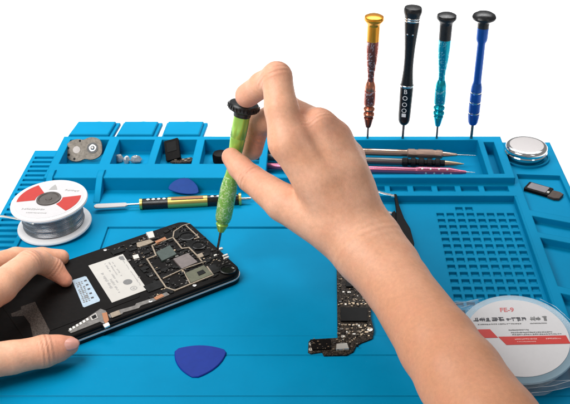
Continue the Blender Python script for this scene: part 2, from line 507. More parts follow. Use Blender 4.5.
# rounded walls of the tin's pocket: a ring standing on the side tray
ring = MB()
outr, inr = circle(1.95, 48, 16.95, 68.0), circle(1.78, 48, 16.95, 68.0)
vs = [(x, y, .9) for x, y in outr] + [(x, y, 1.12) for x, y in outr] + [(x, y, 1.12) for x, y in inr] + [(x, y, .9) for x, y in inr]
n = 48
ring.add(vs, [(j * n + i, j * n + (i + 1) % n, (j + 1) * n + (i + 1) % n, (j + 1) * n + i) for j in range(3) for i in range(n)])
ring.build('tin_ring', M['mat'], mat_root)
# wedge buttresses in front of the block, folded-back lids
for xc in (-16.75, -20.6):
    w = MB(); a = .24
    prof = [(65.0, 1.45), (64.4, 1.72), (63.55, 1.62), (61.75, .46), (61.6, .38), (63.5, .38)]
    vs = [(xc + sx * a, y, z) for sx in (-1, 1) for y, z in prof]; k = len(prof)
    w.add(vs, [tuple(range(k)), tuple(range(2 * k - 1, k - 1, -1))] + [(i, i + k, (i + 1) % k + k, (i + 1) % k) for i in range(k)])
    w.build('buttress', M['mat'], mat_root)
for (fl, fr, bl, br) in ((-21.05, -17.25, -20.75, -17.0), (-17.0, -13.55, -16.75, -13.35), (-13.1, -9.65, -13.0, -9.45)):
    lid = MB()
    y0, y1 = 70.72, 73.8
    q = [(fl, y0), (fr, y0), (br, y1), (bl, y1)]
    mx = (bl + br) / 2
    q2 = [(fl, y0), (fr, y0), (br, y1), (mx + .75, y1)] + [(mx + .6 * math.cos(t), y1 + .32 * math.sin(t)) for t in (math.radians(25), math.radians(60), math.radians(90), math.radians(120), math.radians(155))] + [(mx - .75, y1), (bl, y1)]
    lid.prism(q2, .92, 1.22, inset=.08)
    lo = lid.build('lid', M['mat'], mat_root)
    pl = MB().prism([(fl + .22, y0 + .25), (fr - .25, y0 + .25), (br - .3, y1 - .35), (bl + .2, y1 - .35)], 1.2, 1.52, inset=.1)
    pl.build('lid_plug', M['mat'], lo)
    hg = MB().prism([(fl + .1, 70.5), (fr - .1, 70.5), (fr - .1, 70.9), (fl + .1, 70.9)], 1.0, 1.12)
    hg.build('hinge_strip', M['mat'], lo)

# ------------------------------------------------------------------ helpers for tools
def axis_quat(a, b, up='Y'):
    return (Vector(b) - Vector(a)).normalized().to_track_quat('Z', 'Y')
def lathe_tool(name, label, cat, a, b, parts, group=None, seg=40):
    t = thing(name, label, cat, a, axis_quat(a, b), group)
    for nm, mt, prof in parts:
        MB().lathe(prof, seg).build(nm, M[mt], t)
    return t
def textmesh(body, size, m, parent, mtx, name='lettering', ext=.004, off=0):
    cu = bpy.data.curves.new(name, 'FONT'); cu.body = body; cu.size = size * S; cu.extrude = ext * S; cu.offset = off * S
    cu.align_x = 'CENTER'; cu.align_y = 'CENTER'
    tmp = bpy.data.objects.new(name, cu); COL.objects.link(tmp)
    bpy.context.view_layer.update()
    me = bpy.data.meshes.new_from_object(tmp.evaluated_get(bpy.context.evaluated_depsgraph_get()))
    bpy.data.objects.remove(tmp); bpy.data.curves.remove(cu)
    me.materials.clear(); me.materials.append(m)
    o = bpy.data.objects.new(name, me); COL.objects.link(o); o.parent = parent
    mm = mtx.copy(); mm.translation = mm.translation * S
    o.matrix_local = mm
    return o

# ------------------------------------------------------------------ four upright screwdrivers
RIM = 70.32
SG = 'precision screwdrivers standing in the rear rim'
def upright(px0, py0, px1, py1):
    return aty(px0, py0, RIM), aty(px1, py1, RIM)
def driver_parts(cap, capcol, top, midm, low, dark):
    return [('shaft', 'dark_steel', [(.085, -.3), (.085, 1.3)]),
            ('tip_cone', dark, [(.13, 1.0), (.2, 1.05), (.27, 1.3), (.40, 1.9), (.33, 1.98), (.30, 2.0)]),
            ('grip', low, [(.30, 1.99), (.36, 2.05), (.45, 2.12), (.46, 2.26), (.42, 2.34), (.31, 2.42), (.36, 2.5), (.46, 2.6), (.46, 2.74), (.40, 2.82), (.30, 2.9), (.40, 3.02), (.45, 3.1), (.44, 3.2)]),
            ('engraved_sleeve', midm, [(.44, 3.19), (.46, 3.25), (.455, 4.3), (.44, 4.36)]),
            ('collar', low, [(.43, 4.35), (.43, 4.7), (.36, 4.95), (.28, 5.15)]),
            ('handle', top, [(.275, 5.14), (.265, 5.5), (.30, 5.95), (.37, 6.5), (.43, 7.1), (.475, 7.8), (.49, 8.6)]),
            ('upper_handle', capcol, [(.49, 8.59), (.495, 9.3), (.50, 9.85)]),
            ('cap', cap, [(.50, 9.84), (.53, 9.98), (.62, 10.12), (.76, 10.28), (.79, 10.42), (.74, 10.58), (.55, 10.68), (.25, 10.73), (0, 10.74)])]
a, b = upright(367.5, 138.2, 374.3, 16)
lathe_tool('screwdriver', 'copper and amber screwdriver standing upright in the rear rim', 'screwdriver', a, b, driver_parts('amber', 'amber', 'copper_eng', 'copper_eng', 'copper', 'copper_dark'), SG)
a, b = upright(436.7, 137, 446.8, 17)
lathe_tool('screwdriver', 'teal screwdriver with black cap standing upright in the rear rim', 'screwdriver', a, b, driver_parts('black', 'black', 'teal_eng', 'teal_eng', 'teal', 'teal'), SG)
a, b = upright(402.6, 138.2, 413.2, 8)
bk = lathe_tool('screwdriver', 'tallest screwdriver, all black with silver rings and white letters', 'screwdriver', a, b, [
    ('shaft', 'dark_steel', [(.105, -.3), (.105, 1.5)]),
    ('grip', 'black_metal', [(.12, 1.22), (.26, 1.3), (.42, 1.5), (.48, 1.75), (.5, 2.2), (.53, 4.0), (.54, 4.7)]),
    ('lower_ring', 'steel', [(.52, 4.69), (.55, 4.72), (.55, 4.86), (.52, 4.9)]),
    ('handle', 'black_metal', [(.50, 4.89), (.44, 5.5), (.39, 6.2), (.385, 7.0), (.42, 8.0), (.50, 9.0), (.58, 9.9), (.60, 10.25)]),
    ('upper_ring', 'chrome', [(.605, 10.24), (.62, 10.27), (.62, 10.36), (.605, 10.39)]),
    ('upper_ring', 'chrome', [(.605, 10.43), (.62, 10.46), (.62, 10.52), (.605, 10.55)]),
    ('cap', 'black', [(.60, 10.38), (.60, 10.6), (.66, 10.75), (.72, 10.95), (.72, 11.15), (.66, 11.32), (.3, 11.4), (0, 11.41)])], SG)
a, b = upright(471.3, 137, 484.4, 15.5)
lathe_tool('screwdriver', 'deep blue screwdriver with wide black domed cap standing upright', 'screwdriver', a, b, [
    ('shaft', 'dark_steel', [(.12, -.3), (.12, 1.5)]),
    ('grip', 'blue_metal', [(.15, 1.15), (.30, 1.2), (.40, 1.4), (.46, 1.9), (.47, 2.15), (.43, 2.2), (.43, 2.3), (.47, 2.35), (.47, 3.1), (.43, 3.15), (.43, 3.25), (.47, 3.3), (.46, 3.98), (.42, 4.03), (.42, 4.12), (.46, 4.17), (.42, 4.6), (.34, 4.9)]),
    ('silver_band', 'steel', [(.425, 2.19), (.455, 2.21), (.455, 2.29), (.425, 2.31)]),
    ('silver_band', 'steel', [(.425, 3.14), (.455, 3.16), (.455, 3.24), (.425, 3.26)]),
    ('silver_band', 'steel', [(.415, 4.02), (.445, 4.04), (.445, 4.11), (.415, 4.13)]),
    ('handle', 'blue_metal', [(.335, 4.88), (.32, 5.2), (.32, 8.3), (.42, 8.5), (.45, 8.7), (.46, 9.55)]),
    ('cap', 'black', [(.45, 9.54), (.46, 9.95), (.6, 10.08), (.9, 10.28), (.94, 10.42), (.86, 10.6), (.6, 10.76), (.3, 10.83), (0, 10.85)])], SG)
# white letters running up the black grip, small silver dots on its handle
def on_cyl(t, ang, r, z):
    """frame on a lathe surface: local x tangent, local y along the axis, local z outward"""
    out = Vector((math.cos(ang), math.sin(ang), 0)); ty = Vector((0, 0, 1)); tx = ty.cross(out)
    m = Matrix((tx, ty, out)).transposed().to_4x4(); m.translation = out * r + Vector((0, 0, z)); return m
def facing_angle(t):
    q = t.rotation_quaternion
    d = q.inverted() @ (CAM - t.location / S); return math.atan2(d.y, d.x)
fa = facing_angle(bk)
for ch, z in (('B', 4.42), ('O', 3.85), ('O', 3.28), ('O', 2.75)):
    textmesh(ch, .54, M['white'], bk, on_cyl(bk, fa - .12, .548, z) @ Matrix.Rotation(0, 4, 'Z'))
mm = MB().box((0, 0, 0), (.34, .30, .02), on_cyl(bk, fa - .12, .508, 2.33)); mm.build('white_block', M['white'], bk)
for da in (-.55, .25):
    mm = MB().lathe([(.07, 0), (.07, .03), (.0, .04)], 12, on_cyl(bk, fa + da, .51, 9.25)); mm.build('silver_dot', M['chrome'], bk)

# ------------------------------------------------------------------ green screwdriver in the hand
TIP = atk(217.6, 249.5, 64.9); CAPT = atk(244.6, 101.5, 60.6)
L = (CAPT - TIP).length; kz = L / 10.74
gp = [('shaft', 'dark_steel', [(.075, 0), (.085, .1), (.085, 1.6)]),
      ('tip_cone', 'green', [(.13, 1.35), (.22, 1.4), (.30, 1.6), (.43, 1.95), (.36, 2.05), (.36, 2.1)]),
      ('engraved_grip', 'green_eng', [(.36, 2.09), (.48, 2.2), (.55, 2.5), (.57, 3.4), (.56, 4.6), (.50, 5.1), (.42, 5.5)]),
      ('waist', 'green', [(.42, 5.49), (.38, 5.8), (.37, 6.3), (.40, 6.8)]),
      ('handle', 'green', [(.40, 6.79), (.47, 7.5), (.50, 8.2), (.49, 8.24), (.49, 8.3), (.515, 8.34), (.53, 9.2), (.53, 9.75)]),
      ('cap', 'black', [(.54, 9.74), (.57, 9.8), (.57, 10.0), (.80, 10.1), (.97, 10.2), (1.0, 10.34), (1.0, 10.5), (.93, 10.62), (.6, 10.7), (0, 10.74)])]
gp = [(n_, m_, [(r, z * kz) for r, z in p]) for n_, m_, p in gp]
gd = lathe_tool('screwdriver', 'green screwdriver with black cap held upright by the right hand', 'screwdriver', TIP, CAPT, gp, seg=48)
kn = MB()
for i in range(26):
    a_ = 2 * math.pi * i / 26
    kn.box((1.0 * math.cos(a_), 1.0 * math.sin(a_), 10.40 * kz), (.09, .09, .22), None)
kn.build('knurl', M['black'], gd)

# ------------------------------------------------------------------ pens lying in the tray
PG = 'metal pens lying in the tray'
def pen(px0, py0, px1, py1, z, label, parts):
    a, b = at(px0, py0, z), at(px1, py1, z)
    t = thing('scribing_pen', label, 'pen', a, axis_quat(a, b), PG)
    Lp = (b - a).length
    for nm, mt, prof in parts(Lp): MB().lathe(prof, 32).build(nm, M[mt], t)
    return t
pen(262, 148.5, 476, 155.5, 1.15, 'champagne metal pen with knurled grip and fine needle in the tray', lambda L: [
    ('barrel', 'rose_silver', [(.2, 0), (.30, .08), (.30, L - 5.6)]),
    ('grip', 'rose_knurl', [(.29, L - 5.6), (.38, L - 5.5), (.38, L - 5.0), (.34, L - 4.9), (.34, L - 4.75), (.39, L - 4.65), (.39, L - 3.5), (.34, L - 3.4), (.34, L - 3.25), (.38, L - 3.15), (.37, L - 2.8), (.3, L - 2.7)]),
    ('nose', 'rose_silver', [(.24, L - 2.72), (.2, L - 2.3), (.12, L - 1.6), (.07, L - 1.5)]),
    ('needle', 'steel', [(.05, L - 1.6), (.045, L - .6), (.01, L)])])
pen(240, 156, 464, 164.0, .82, 'dark gunmetal pen with black ringed grip and tan tip in the tray', lambda L: [
    ('barrel', 'gunmetal', [(.2, 0), (.27, .1), (.28, L - 5.0)]),
    ('grip', 'black_knurl', [(.29, L - 5.0)] + [p for i in range(5) for p in ((.36, L - 4.9 + i * .65), (.36, L - 4.55 + i * .65), (.27, L - 4.5 + i * .65), (.27, L - 4.28 + i * .65))] + [(.27, L - 1.55)]),
    ('nose', 'tan_metal', [(.24, L - 1.6), (.16, L - .7), (.03, L)])])
pk = pen(262, 166, 475, 172.5, .72, 'pink metal pen with dotted grip at the front of the tray', lambda L: [
    ('barrel', 'pink', [(.2, 0), (.27, .1), (.27, L - 4.8), (.31, L - 4.6)]),
    ('grip', 'pink', [(.31, L - 4.61), (.34, L - 4.4), (.34, L - 2.0), (.25, L - 1.5)]),
    ('nose', 'pink', [(.25, L - 1.52), (.12, L - .7)]),
    ('needle', 'steel', [(.06, L - .75), (.015, L)])])
fa = facing_angle(pk); Lp = (at(475, 172.5, .72) - at(262, 166, .72)).length
for i in range(4):
    for da in (-.5, .55):
        mm = MB().lathe([(.085, -.02), (.085, .03), (0, .05)], 12, on_cyl(pk, fa + da, .325, Lp - 4.2 + i * .66 + (da > 0) * .3)); mm.build('silver_dot', M['tinned'], pk)

# ------------------------------------------------------------------ spudger
a, b = at(94, 206.3, .80), at(251, 198.6, .80)
Ls = (b - a).length
sp = thing('pry_tool', 'black and gold pry tool with flat silver blade lying on the mat', 'pry tool', a, (b - a).normalized().to_track_quat('X', 'Z'))
pxs = Ls / 157.0
bl = MB().prism([(0, -.12), (.15, -.28), (.4, -.30), (31 * pxs, -.27), (33.5 * pxs, -.1), (33.5 * pxs, .1), (31 * pxs, .27), (.4, .30), (.15, .28), (0, .12)], -.05, .05, inset=.03)
bl.build('blade', M['brushed'], sp)
RX = Matrix.Rotation(math.radians(90), 4, 'Y')
MB().lathe([(.09, 33 * pxs), (.09, 46 * pxs)], 20, RX).build('neck', M['steel'], sp)
MB().lathe([(.3, 45 * pxs), (.42, 45.4 * pxs), (.42, 48 * pxs), (.3, 48.4 * pxs)], 28, RX).build('collar', M['gold'], sp)
MB().lathe([(.36, 48.2 * pxs), (.40, 49 * pxs), (.40, 143 * pxs), (.34, 144.5 * pxs)], 32, RX).build('handle', M['black_metal'], sp)
MB().lathe([(.30, 144.3 * pxs), (.48, 144.8 * pxs), (.48, 147 * pxs), (.3, 147.5 * pxs)], 28, RX).build('collar', M['gold'], sp)
MB().lathe([(.12, 147 * pxs), (.12, 157 * pxs)], 20, RX).build('neck', M['steel'], sp)
# gold band and dots on the upper face
MB().lathe([(.36, 73 * pxs), (.425, 73.6 * pxs), (.425, 113 * pxs), (.36, 113.6 * pxs)], 32, RX).build('gold_sleeve', M['gold'], sp)
MB().box((93 * pxs, -.14, .40), (32 * pxs, .26, .06)).build('name_plate', M['orange'], sp)
for k in list(range(4)) + list(range(4)):
    pass
for i in range(8):
    x = (54 + i * 5.3) * pxs if i < 4 else (118 + (i - 4) * 6) * pxs
    e = MB().lathe([(.13, -.02), (.13, .02), (.06, .05), (0, .055)], 14, Matrix.Translation((x, -.05, .395)) @ Matrix.Rotation(.12, 4, 'X') @ Matrix.Diagonal((1.0, .9, 1, 1)))
    e.build('inlay_dot', M['tinned'], sp)

# ------------------------------------------------------------------ blue picks
def pick_outline(s=1.0):
    # rounded triangle through superposed arcs
    P = []
    base = [Vector((-1.42, .95)), Vector((1.42, .95)), Vector((0, -1.35))]
    ctr = sum(base, Vector((0, 0))) / 3
    for k in range(3):
        p, q = base[k], base[(k + 1) % 3]
        nrm = ((p + q) / 2 - ctr).normalized()
        for i in range(12):
            t = .10 + .80 * i / 11
            P.append(p.lerp(q, t) + nrm * (.42 * 4 * t * (1 - t) - .15))
    return [(x * s, y * s) for x, y in P]
pt = MB().prism(pick_outline(1.22), 0, .11, inset=.04)
o = pt.build('opening_pick', M['blue_pick'], bevel=0)
place(tag(o, 'large blue plastic pick at the front edge of the mat', 'opening pick', 'blue opening picks'), at(198.5, 362.5, .415), math.radians(-2))
pt = MB().prism([(x * 1.5, y * .92) for x, y in pick_outline(.62)], 0, .1, inset=.03)
o = pt.build('opening_pick', M['violet_pick'])
q = Matrix.Rotation(math.radians(40), 4, 'X') @ Matrix.Rotation(math.radians(172), 4, 'Z')
o.rotation_mode = 'QUATERNION'; o.rotation_quaternion = q.to_quaternion()
o.location = at(184.5, 185.5, 1.05) * S
tag(o, 'small blue pick leaning on the storage boxes behind the black pry tool', 'opening pick', 'blue opening picks')

# ------------------------------------------------------------------ solder spool
spc = Vector((-19.05, 58.2, .56)); topc = Vector((-19.16, 58.12, 2.86))
spool = thing('solder_spool', 'white spool of silver solder wire with red and white label', 'solder spool', spc, axis_quat(spc, topc))
hs = (topc - spc).length
def winding():
    P = []; n = 17; a0, a1 = .30, hs - .32; p = (a1 - a0) / n
    for i in range(n):
        for t in range(6):
            a = math.pi * t / 6
            P.append((2.12 + .03 * math.sin(i * 1.3) + p * .5 * math.sin(a), a0 + p * (i + .5 - .5 * math.cos(a))))
    return P
MB().lathe([(2.5, 0), (2.62, .06), (2.66, .15), (2.62, .25), (2.45, .30)], 72).build('lower_flange', M['white'], spool)
MB().lathe([(2.5, hs - .34), (2.68, hs - .28), (2.73, hs - .16), (2.69, hs - .05), (2.60, hs), (2.5, hs)], 72).build('upper_flange', M['white'], spool)
MB().lathe(winding(), 72).build('solder_wire', wound_wire(), spool, sharp=180)
lb = MB().prism(circle(2.45, 64), hs + .002, hs + .02).build('paper_disc', M['spool_paper'], spool)
fq = axis_quat(spc, topc)
lx = fq.inverted() @ Vector((1, 0, 0)); ra = math.atan2(lx.y, lx.x)      # local angle of world +x
RL = Matrix.Rotation(ra, 4, 'Z')
z = hs + .024
def arcband(r0, r1, a0, a1, n=14):
    A = [(r1 * math.cos(math.radians(a0 + (a1 - a0) * i / n)), r1 * math.sin(math.radians(a0 + (a1 - a0) * i / n))) for i in range(n + 1)]
    B = [(r0 * math.cos(math.radians(a1 + (a0 - a1) * i / n)), r0 * math.sin(math.radians(a1 + (a0 - a1) * i / n))) for i in range(n + 1)]
    return A + B
MB().prism(arcband(.98, 2.28, 122, 186), z, z + .012, RL).build('red_panel', M['spool_red'], lb)
MB().prism(arcband(.98, 2.28, -46, 8), z, z + .012, RL).build('red_panel', M['spool_red'], lb)
MB().lathe([(.88, hs + .02), (.86, hs + .10), (.72, hs + .12), (.66, hs + .05), (.25, hs + .04), (.2, hs + .10), (0, hs + .10)], 40).build('hub', M['hub'], spool)
def glyphs(mb, x, y, w, h, z, mtx, rnd, n):
    """a row of n illegible strokes"""
    for i in range(n):
        cx = x + (i + .5) * w / n; cw = w / n * .8
        for k in range(rnd.randint(4, 6)):
            if rnd.random() < .5: mb.box((cx + (rnd.random() - .5) * cw * .3, y + (rnd.random() - .5) * h * .8, z + k * .0004), (cw, h * .17, .008), mtx)
            else: mb.box((cx + (rnd.random() - .5) * cw * .8, y, z + k * .0004), (cw * .2, h * (.5 + rnd.random() * .5), .008), mtx)
rn = random.Random(3)
g = MB(); glyphs(g, -1.5, -1.35, 1.7, .22, z, RL @ Matrix.Rotation(-.12, 4, 'Z'), rn, 10); glyphs(g, -1.0, -1.8, 1.5, .12, z, RL @ Matrix.Rotation(-.12, 4, 'Z'), rn, 12)
g.build('lettering', M['ink_soft'], lb)
g = MB(); glyphs(g, .6, 1.35, 1.1, .22, z, RL @ Matrix.Rotation(-.25, 4, 'Z'), rn, 6); g.build('upper_lettering', M['ink_soft'], lb)
g = MB().prism([(-.28, 1.25), (.32, 1.25), (.2, 1.6), (.02, 1.95), (-.18, 1.6)], z, z + .012, RL); g.build('emblem', M['ink_soft'], lb)
# loose wire end
e0 = fq.inverted() @ (at(22, 221, 2.2) - spc); pts = []
W0 = [at(34, 224, 2.4), at(24, 220.5, 2.5), at(14, 218.3, 2.3), at(4, 216.5, 1.9), at(-12, 215, 1.2), at(-22, 216, .7)]
tw = MB().tube([fq.inverted() @ (p - spc) for p in W0], .075, 10).build('wire_end', M['tinned'], spool)

# ------------------------------------------------------------------ desoldering braid disc (right, under the arm)
dc = at(515.5, 350, 1.0)
nrm = Vector((-.03, -math.sin(math.radians(9)), math.cos(math.radians(9)))).normalized()
dq = nrm.to_track_quat('Z', 'Y')
disc = thing('wick_disc', 'clear plastic reel with white and red paper label under the arm', 'solder wick reel', dc, dq)
lx = dq.inverted() @ Vector((1, 0, 0)); ra = math.atan2(lx.y, lx.x); RD = Matrix.Rotation(ra, 4, 'Z')
MB().lathe([(3.1, .92), (3.38, .94), (3.46, 1.02), (3.42, 1.12), (3.2, 1.14)], 80).build('upper_flange', M['film_edge'], disc)
MB().lathe([(2.98, .1), (3.05, .12), (3.05, .2), (2.98, .22)], 80).build('lower_flange', M['film_edge'], disc)
MB().lathe([(2.2, .22), (2.3, .3), (2.3, .9), (2.2, .97)], 72).build('wick_core', M['cream'], disc)
ld = MB().prism(circle(3.0, 80), 1.145, 1.165).build('paper_label', M['white_label'], disc)
z = 1.172
def clip(poly, r=3.0):
    out = []
    for x, y in poly:
        l = math.hypot(x, y)
        out.append((x * min(1, r / l), y * min(1, r / l)) if l > 1e-6 else (x, y))
    return out
# red stripe with a slanted gap
def seglist(x0, x1, y0, y1, sl, n=18):
    a = [(x0 + (x1 - x0) * i / n, y0) for i in range(n + 1)]
    b = [(x1 + sl + (x0 - x1) * i / n, y1) for i in range(n + 1)]
    return clip(a + b)
MB().prism(seglist(-.75, 3.2, -.62, .02, -.38), z, z + .012, RD).build('red_stripe', M['red'], ld)
MB().prism(seglist(-3.2, -1.15, -.05, .62, -.38), z, z + .012, RD).build('red_stripe', M['red'], ld)
rn = random.Random(11)
g = MB(); glyphs(g, -2.45, 1.42, 1.9, .34, z, RD, rn, 5); glyphs(g, -.45, 1.38, 1.2, .34, z, RD, rn, 4); g.build('lettering', M['ink_dark'], ld)
g = MB(); glyphs(g, .95, 1.40, 1.05, .42, z, RD, rn, 3); g.build('bold_lettering', M['ink_grey'], ld)
g = MB()
for yy, x0, x1 in ((1.02, -2.2, .4), (1.02, .9, 1.9)): glyphs(g, x0, yy, x1 - x0, .09, z, RD, rn, 20)
for yy, x0, x1 in ((.52, -.45, .75), (.32, -.35, 2.1), (.16, -.3, 2.6)): glyphs(g, x0, yy, x1 - x0, .10, z, RD, rn, 22)
g.build('small_lettering', M['ink_grey'], ld)
g = MB(); glyphs(g, -.2, -.22, 1.3, .12, z + .02, RD, rn, 14); glyphs(g, 1.6, -.22, .9, .12, z + .02, RD, rn, 9); glyphs(g, -.1, -.42, 1.1, .08, z + .02, RD, rn, 14)
g.build('stripe_lettering', M['pale_pink'], ld)
textmesh('FE-9', .48, M['ink_pink'], ld, RD @ Matrix.Translation((-.30, 2.15, z)), off=.010)
# crumpled clear bag round the reel
def film(name, cols, parent, seed, amp=.12):
    """cols: list of polylines (world points) lofted into a wrinkled sheet"""
    n = 26
    def samp(pl, t):
        t *= len(pl) - 1; i = min(int(t), len(pl) - 2); return Vector(pl[i]).lerp(Vector(pl[i + 1]), t - i)
    vs = []; m_ = 20
    for j in range(m_ + 1):
        s = j / m_ * (len(cols) - 1); c = min(int(s), len(cols) - 2); fr = s - c
        for i in range(n + 1):
            p = samp(cols[c], i / n).lerp(samp(cols[c + 1], i / n), fr)
            d = noise.noise(Vector((p.x * .9 + seed, p.y * 1.6, p.z))) + .5 * abs(noise.noise(Vector((p.x * 2.2, p.y * 3.5 + seed, 0))))
            vs.append(dq.inverted() @ (p + Vector((0, 0, amp * d)) - dc))
    fs = [(j * (n + 1) + i, j * (n + 1) + i + 1, (j + 1) * (n + 1) + i + 1, (j + 1) * (n + 1) + i) for j in range(m_) for i in range(n)]
    return MB().add(vs, fs, True).build(name, M['film'], parent, sharp=180)
film('plastic_bag', [[at(500, 398, .6), at(540, 396, .6), at(600, 378, .7)], [at(500, 385, 1.0), at(540, 383, 1.1), at(600, 366, 1.1)], [at(508, 377, 1.3), at(540, 372, 1.5), at(600, 350, 1.3)]], disc, 1.3, .28)
film('plastic_bag', [[at(436, 309, .9), at(455, 303, .9), at(478, 299, 1.0)], [at(440, 318, 1.3), at(460, 308, 1.6), at(482, 303, 2.0)], [at(445, 326, 1.5), at(465, 316, 1.9), at(484, 306, 2.3)]], disc, 4.1, .22)
film('plastic_bag', [[at(540, 302, 1.8), at(566, 318, 1.6), at(590, 345, 1.4)], [at(536, 306, 2.2), at(560, 322, 2.0), at(572, 345, 1.9)]], disc, 7.7, .15)

rnf = random.Random(4)
def fold(L, r=.016):
    P = [at(*p) for p in L]; Q = []
    for a_, b_ in zip(P[:-1], P[1:]):
        for i in range(6):
            p = a_.lerp(b_, i / 6); Q.append(p + Vector((rnf.uniform(-.012, .012), rnf.uniform(-.012, .012), rnf.uniform(-.01, .01))))
    Q.append(P[-1])
    MB().tube([dq.inverted() @ (p - dc) for p in Q], [r * (.5 + rnf.random()) for _ in Q], 6).build('bag_fold', M['fold'], disc, sharp=180)
for L_ in ([(526, 381, 1.3), (545, 381, 1.35), (580, 380, 1.2)], [(531, 393, .95), (550, 391, 1.0), (585, 384, .9)], [(528, 388, 1.1), (552, 386, 1.2), (580, 378, 1.2)],
           [(453, 304, 1.6), (466, 302, 1.7), (482, 298.5, 1.8)],
           [(449, 310, 1.5), (458, 309, 1.7), (470, 305, 1.9)], [(540, 299, 1.9), (556, 307, 1.8), (572, 322, 1.7)]):
    fold(L_)

# ------------------------------------------------------------------ round tin
tc_ = (16.95, 68.0, .97)
tin = thing('round_tin', 'round silver tin with domed lid in the corner of the mat', 'tin', tc_)
MB().lathe([(1.50, 0), (1.56, .06), (1.56, .42), (1.5, .5)], 64).build('body', M['chrome'], tin)
MB().lathe([(1.55, .44), (1.68, .48), (1.71, .58), (1.66, .66), (1.68, .72), (1.70, .80), (1.68, .98), (1.58, 1.10), (1.48, 1.14)], 72).build('lid_rim', M['chrome'], tin)
MB().lathe([(1.48, 1.13), (1.44, 1.135), (1.2, 1.15), (.6, 1.17), (0, 1.175)], 72).build('lid_top', M['brushed'], tin)

# ------------------------------------------------------------------ small adapter in the side tray
ca_ = at(541.5, 191.5, .68)
ad = thing('card_module', 'small black module with grey face lying in the side tray', 'module', ca_, math.radians(-33))
MB().prism(rrect(-1.25, .75, -.62, .62, .12), 0, .22, inset=.03).build('case', M['matt_black'], ad)
MB().prism(rrect(-1.05, .45, -.42, .48, .06), .222, .26, inset=.01).build('grey_face', M['grey_card'], ad)
MB().prism([(.70, -.66), (1.25, -.74), (1.62, -.55), (1.66, .25), (1.3, .42), (.70, .36)], .0, .19, inset=.03).build('brown_tab', M['brown_chip'], ad)
MB().box((.62, -.30, .27), (.18, .22, .08)).build('contact', M['tinned'], ad)

# ------------------------------------------------------------------ things in the storage boxes
# lobed zinc plate leaning in the first box
def plate_outline():
    P = []
    for i in range(60):
        a = 2 * math.pi * i / 60
        x, y = 1.62 * math.cos(a), 1.02 * math.sin(a)
        y *= 1 - .16 * math.exp(-(x / .35) ** 2)
        n4 = (abs(math.cos(a)) ** 3 + abs(math.sin(a)) ** 3) ** (-1 / 3)
        P.append((x * n4 * .93, y * n4 * .97))
    return P
pl_c = at(84.2, 149.5, 1.25)
pq = (Matrix.Rotation(math.radians(-4), 4, 'Y') @ Matrix.Rotation(math.radians(48), 4, 'X') @ Matrix.Rotation(math.radians(4), 4, 'Z')).to_quaternion()
zp = thing('metal_plate', 'grey lobed metal plate with drilled holes in the first storage box', 'metal plate', pl_c, pq)
MB().prism(plate_outline(), -.06, .06, inset=.025).build('plate', M['plate'], zp)
for x, y, r in ((-1.30, .28, .11), (-1.28, -.30, .11), (-.85, -.70, .10), (-.28, .76, .10)):
    MB().lathe([(r, .05), (r, .066), (0, .066)], 16, Matrix.Translation((x, y, 0))).build('drilled_hole', M['chip_black'], zp)
MB().lathe([(.30, .05), (.30, .068), (.2, .068), (.14, .064), (0, .064)], 24, Matrix.Translation((-.62, .05, 0))).build('bolt_hole', M['gunmetal'], zp)
MB().lathe([(.46, .05), (.46, .09), (.38, .12), (.28, .08), (.2, .08), (.16, .16), (.06, .2), (0, .2)], 28, Matrix.Translation((.72, .02, 0))).build('bearing', M['chrome'], zp)
# frosted bits in the second box
BG = 'small frosted pieces in the second storage box'
for i, (px, py, r, rz, nm) in enumerate(((119, 158.5, .36, .2, 'lumpy'), (127, 160, .30, .9, 'dark flecked'), (136, 159.5, .42, .1, 'long'))):
    m_ = MB()
    rnn = random.Random(i)
    prof = [(0, -.25), (r * .8, -.22), (r, -.05), (r * .85, .12), (r * .55, .3), (r * .2, .36), (0, .37)]
    m_.lathe(prof, 7)
    for k in range(len(m_.v)): m_.v[k] = Vector((m_.v[k].x * (1.25 if i == 2 else 1.05) + rnn.uniform(-.05, .05), m_.v[k].y * .8 + rnn.uniform(-.05, .05), m_.v[k].z + rnn.uniform(-.04, .04)))
    o = m_.build('screw_cap', M['clear_bits'], sharp=25)
    c_ = at(px, py, .62)
    place(tag(o, ('leftmost rounded', 'middle squat', 'rightmost long')[i] + ' frosted piece in the second storage box', 'small part', BG), c_, rz)
# black module and scrap in the third box
c3 = at(172.5, 150, 1.1)
q3 = (Matrix.Rotation(math.radians(-22), 4, 'Z') @ Matrix.Rotation(math.radians(38), 4, 'X') @ Matrix.Rotation(math.radians(28), 4, 'Z')).to_quaternion()
ch = thing('camera_module', 'black square module tilted in the third storage box', 'module', c3, q3)
MB().prism(rrect(-.62, .62, -.95, .95, .08), -.14, .14, inset=.03).build('housing', M['matt_black'], ch)
MB().prism(rrect(-.42, .42, -.2, .7, .05), .142, .17, inset=.01).build('cover', M['chip_black'], ch)
c3 = at(182, 160.5, .55)
sc_ = thing('circuit_scrap', 'brown speckled circuit scrap below the black module', 'circuit scrap', c3, .1)
MB().prism([(-.95, -.25), (-.6, .32), (-.1, .38), (.1, .22), (.75, .42), (.95, .1), (.7, -.38), (-.3, -.42)], -.06, .06, inset=.02).build('board', M['pcb_brown'], sc_)
for x, y in ((-.5, 0), (.1, .0), (.55, .1), (.3, -.2)): MB().box((x, y, .09), (.2, .14, .07)).build('component', M['trace'], sc_)
# dark round foot beside the thumb in the fourth box
o = MB().lathe([(.55, 0), (.66, .08), (.68, .6), (.6, .78), (.3, .86), (0, .88)], 32).build('rubber_foot', M['matt_black'])
place(tag(o, 'round black rubber foot beside the right thumb in the fourth box', 'rubber foot'), at(221, 161.5, .34))

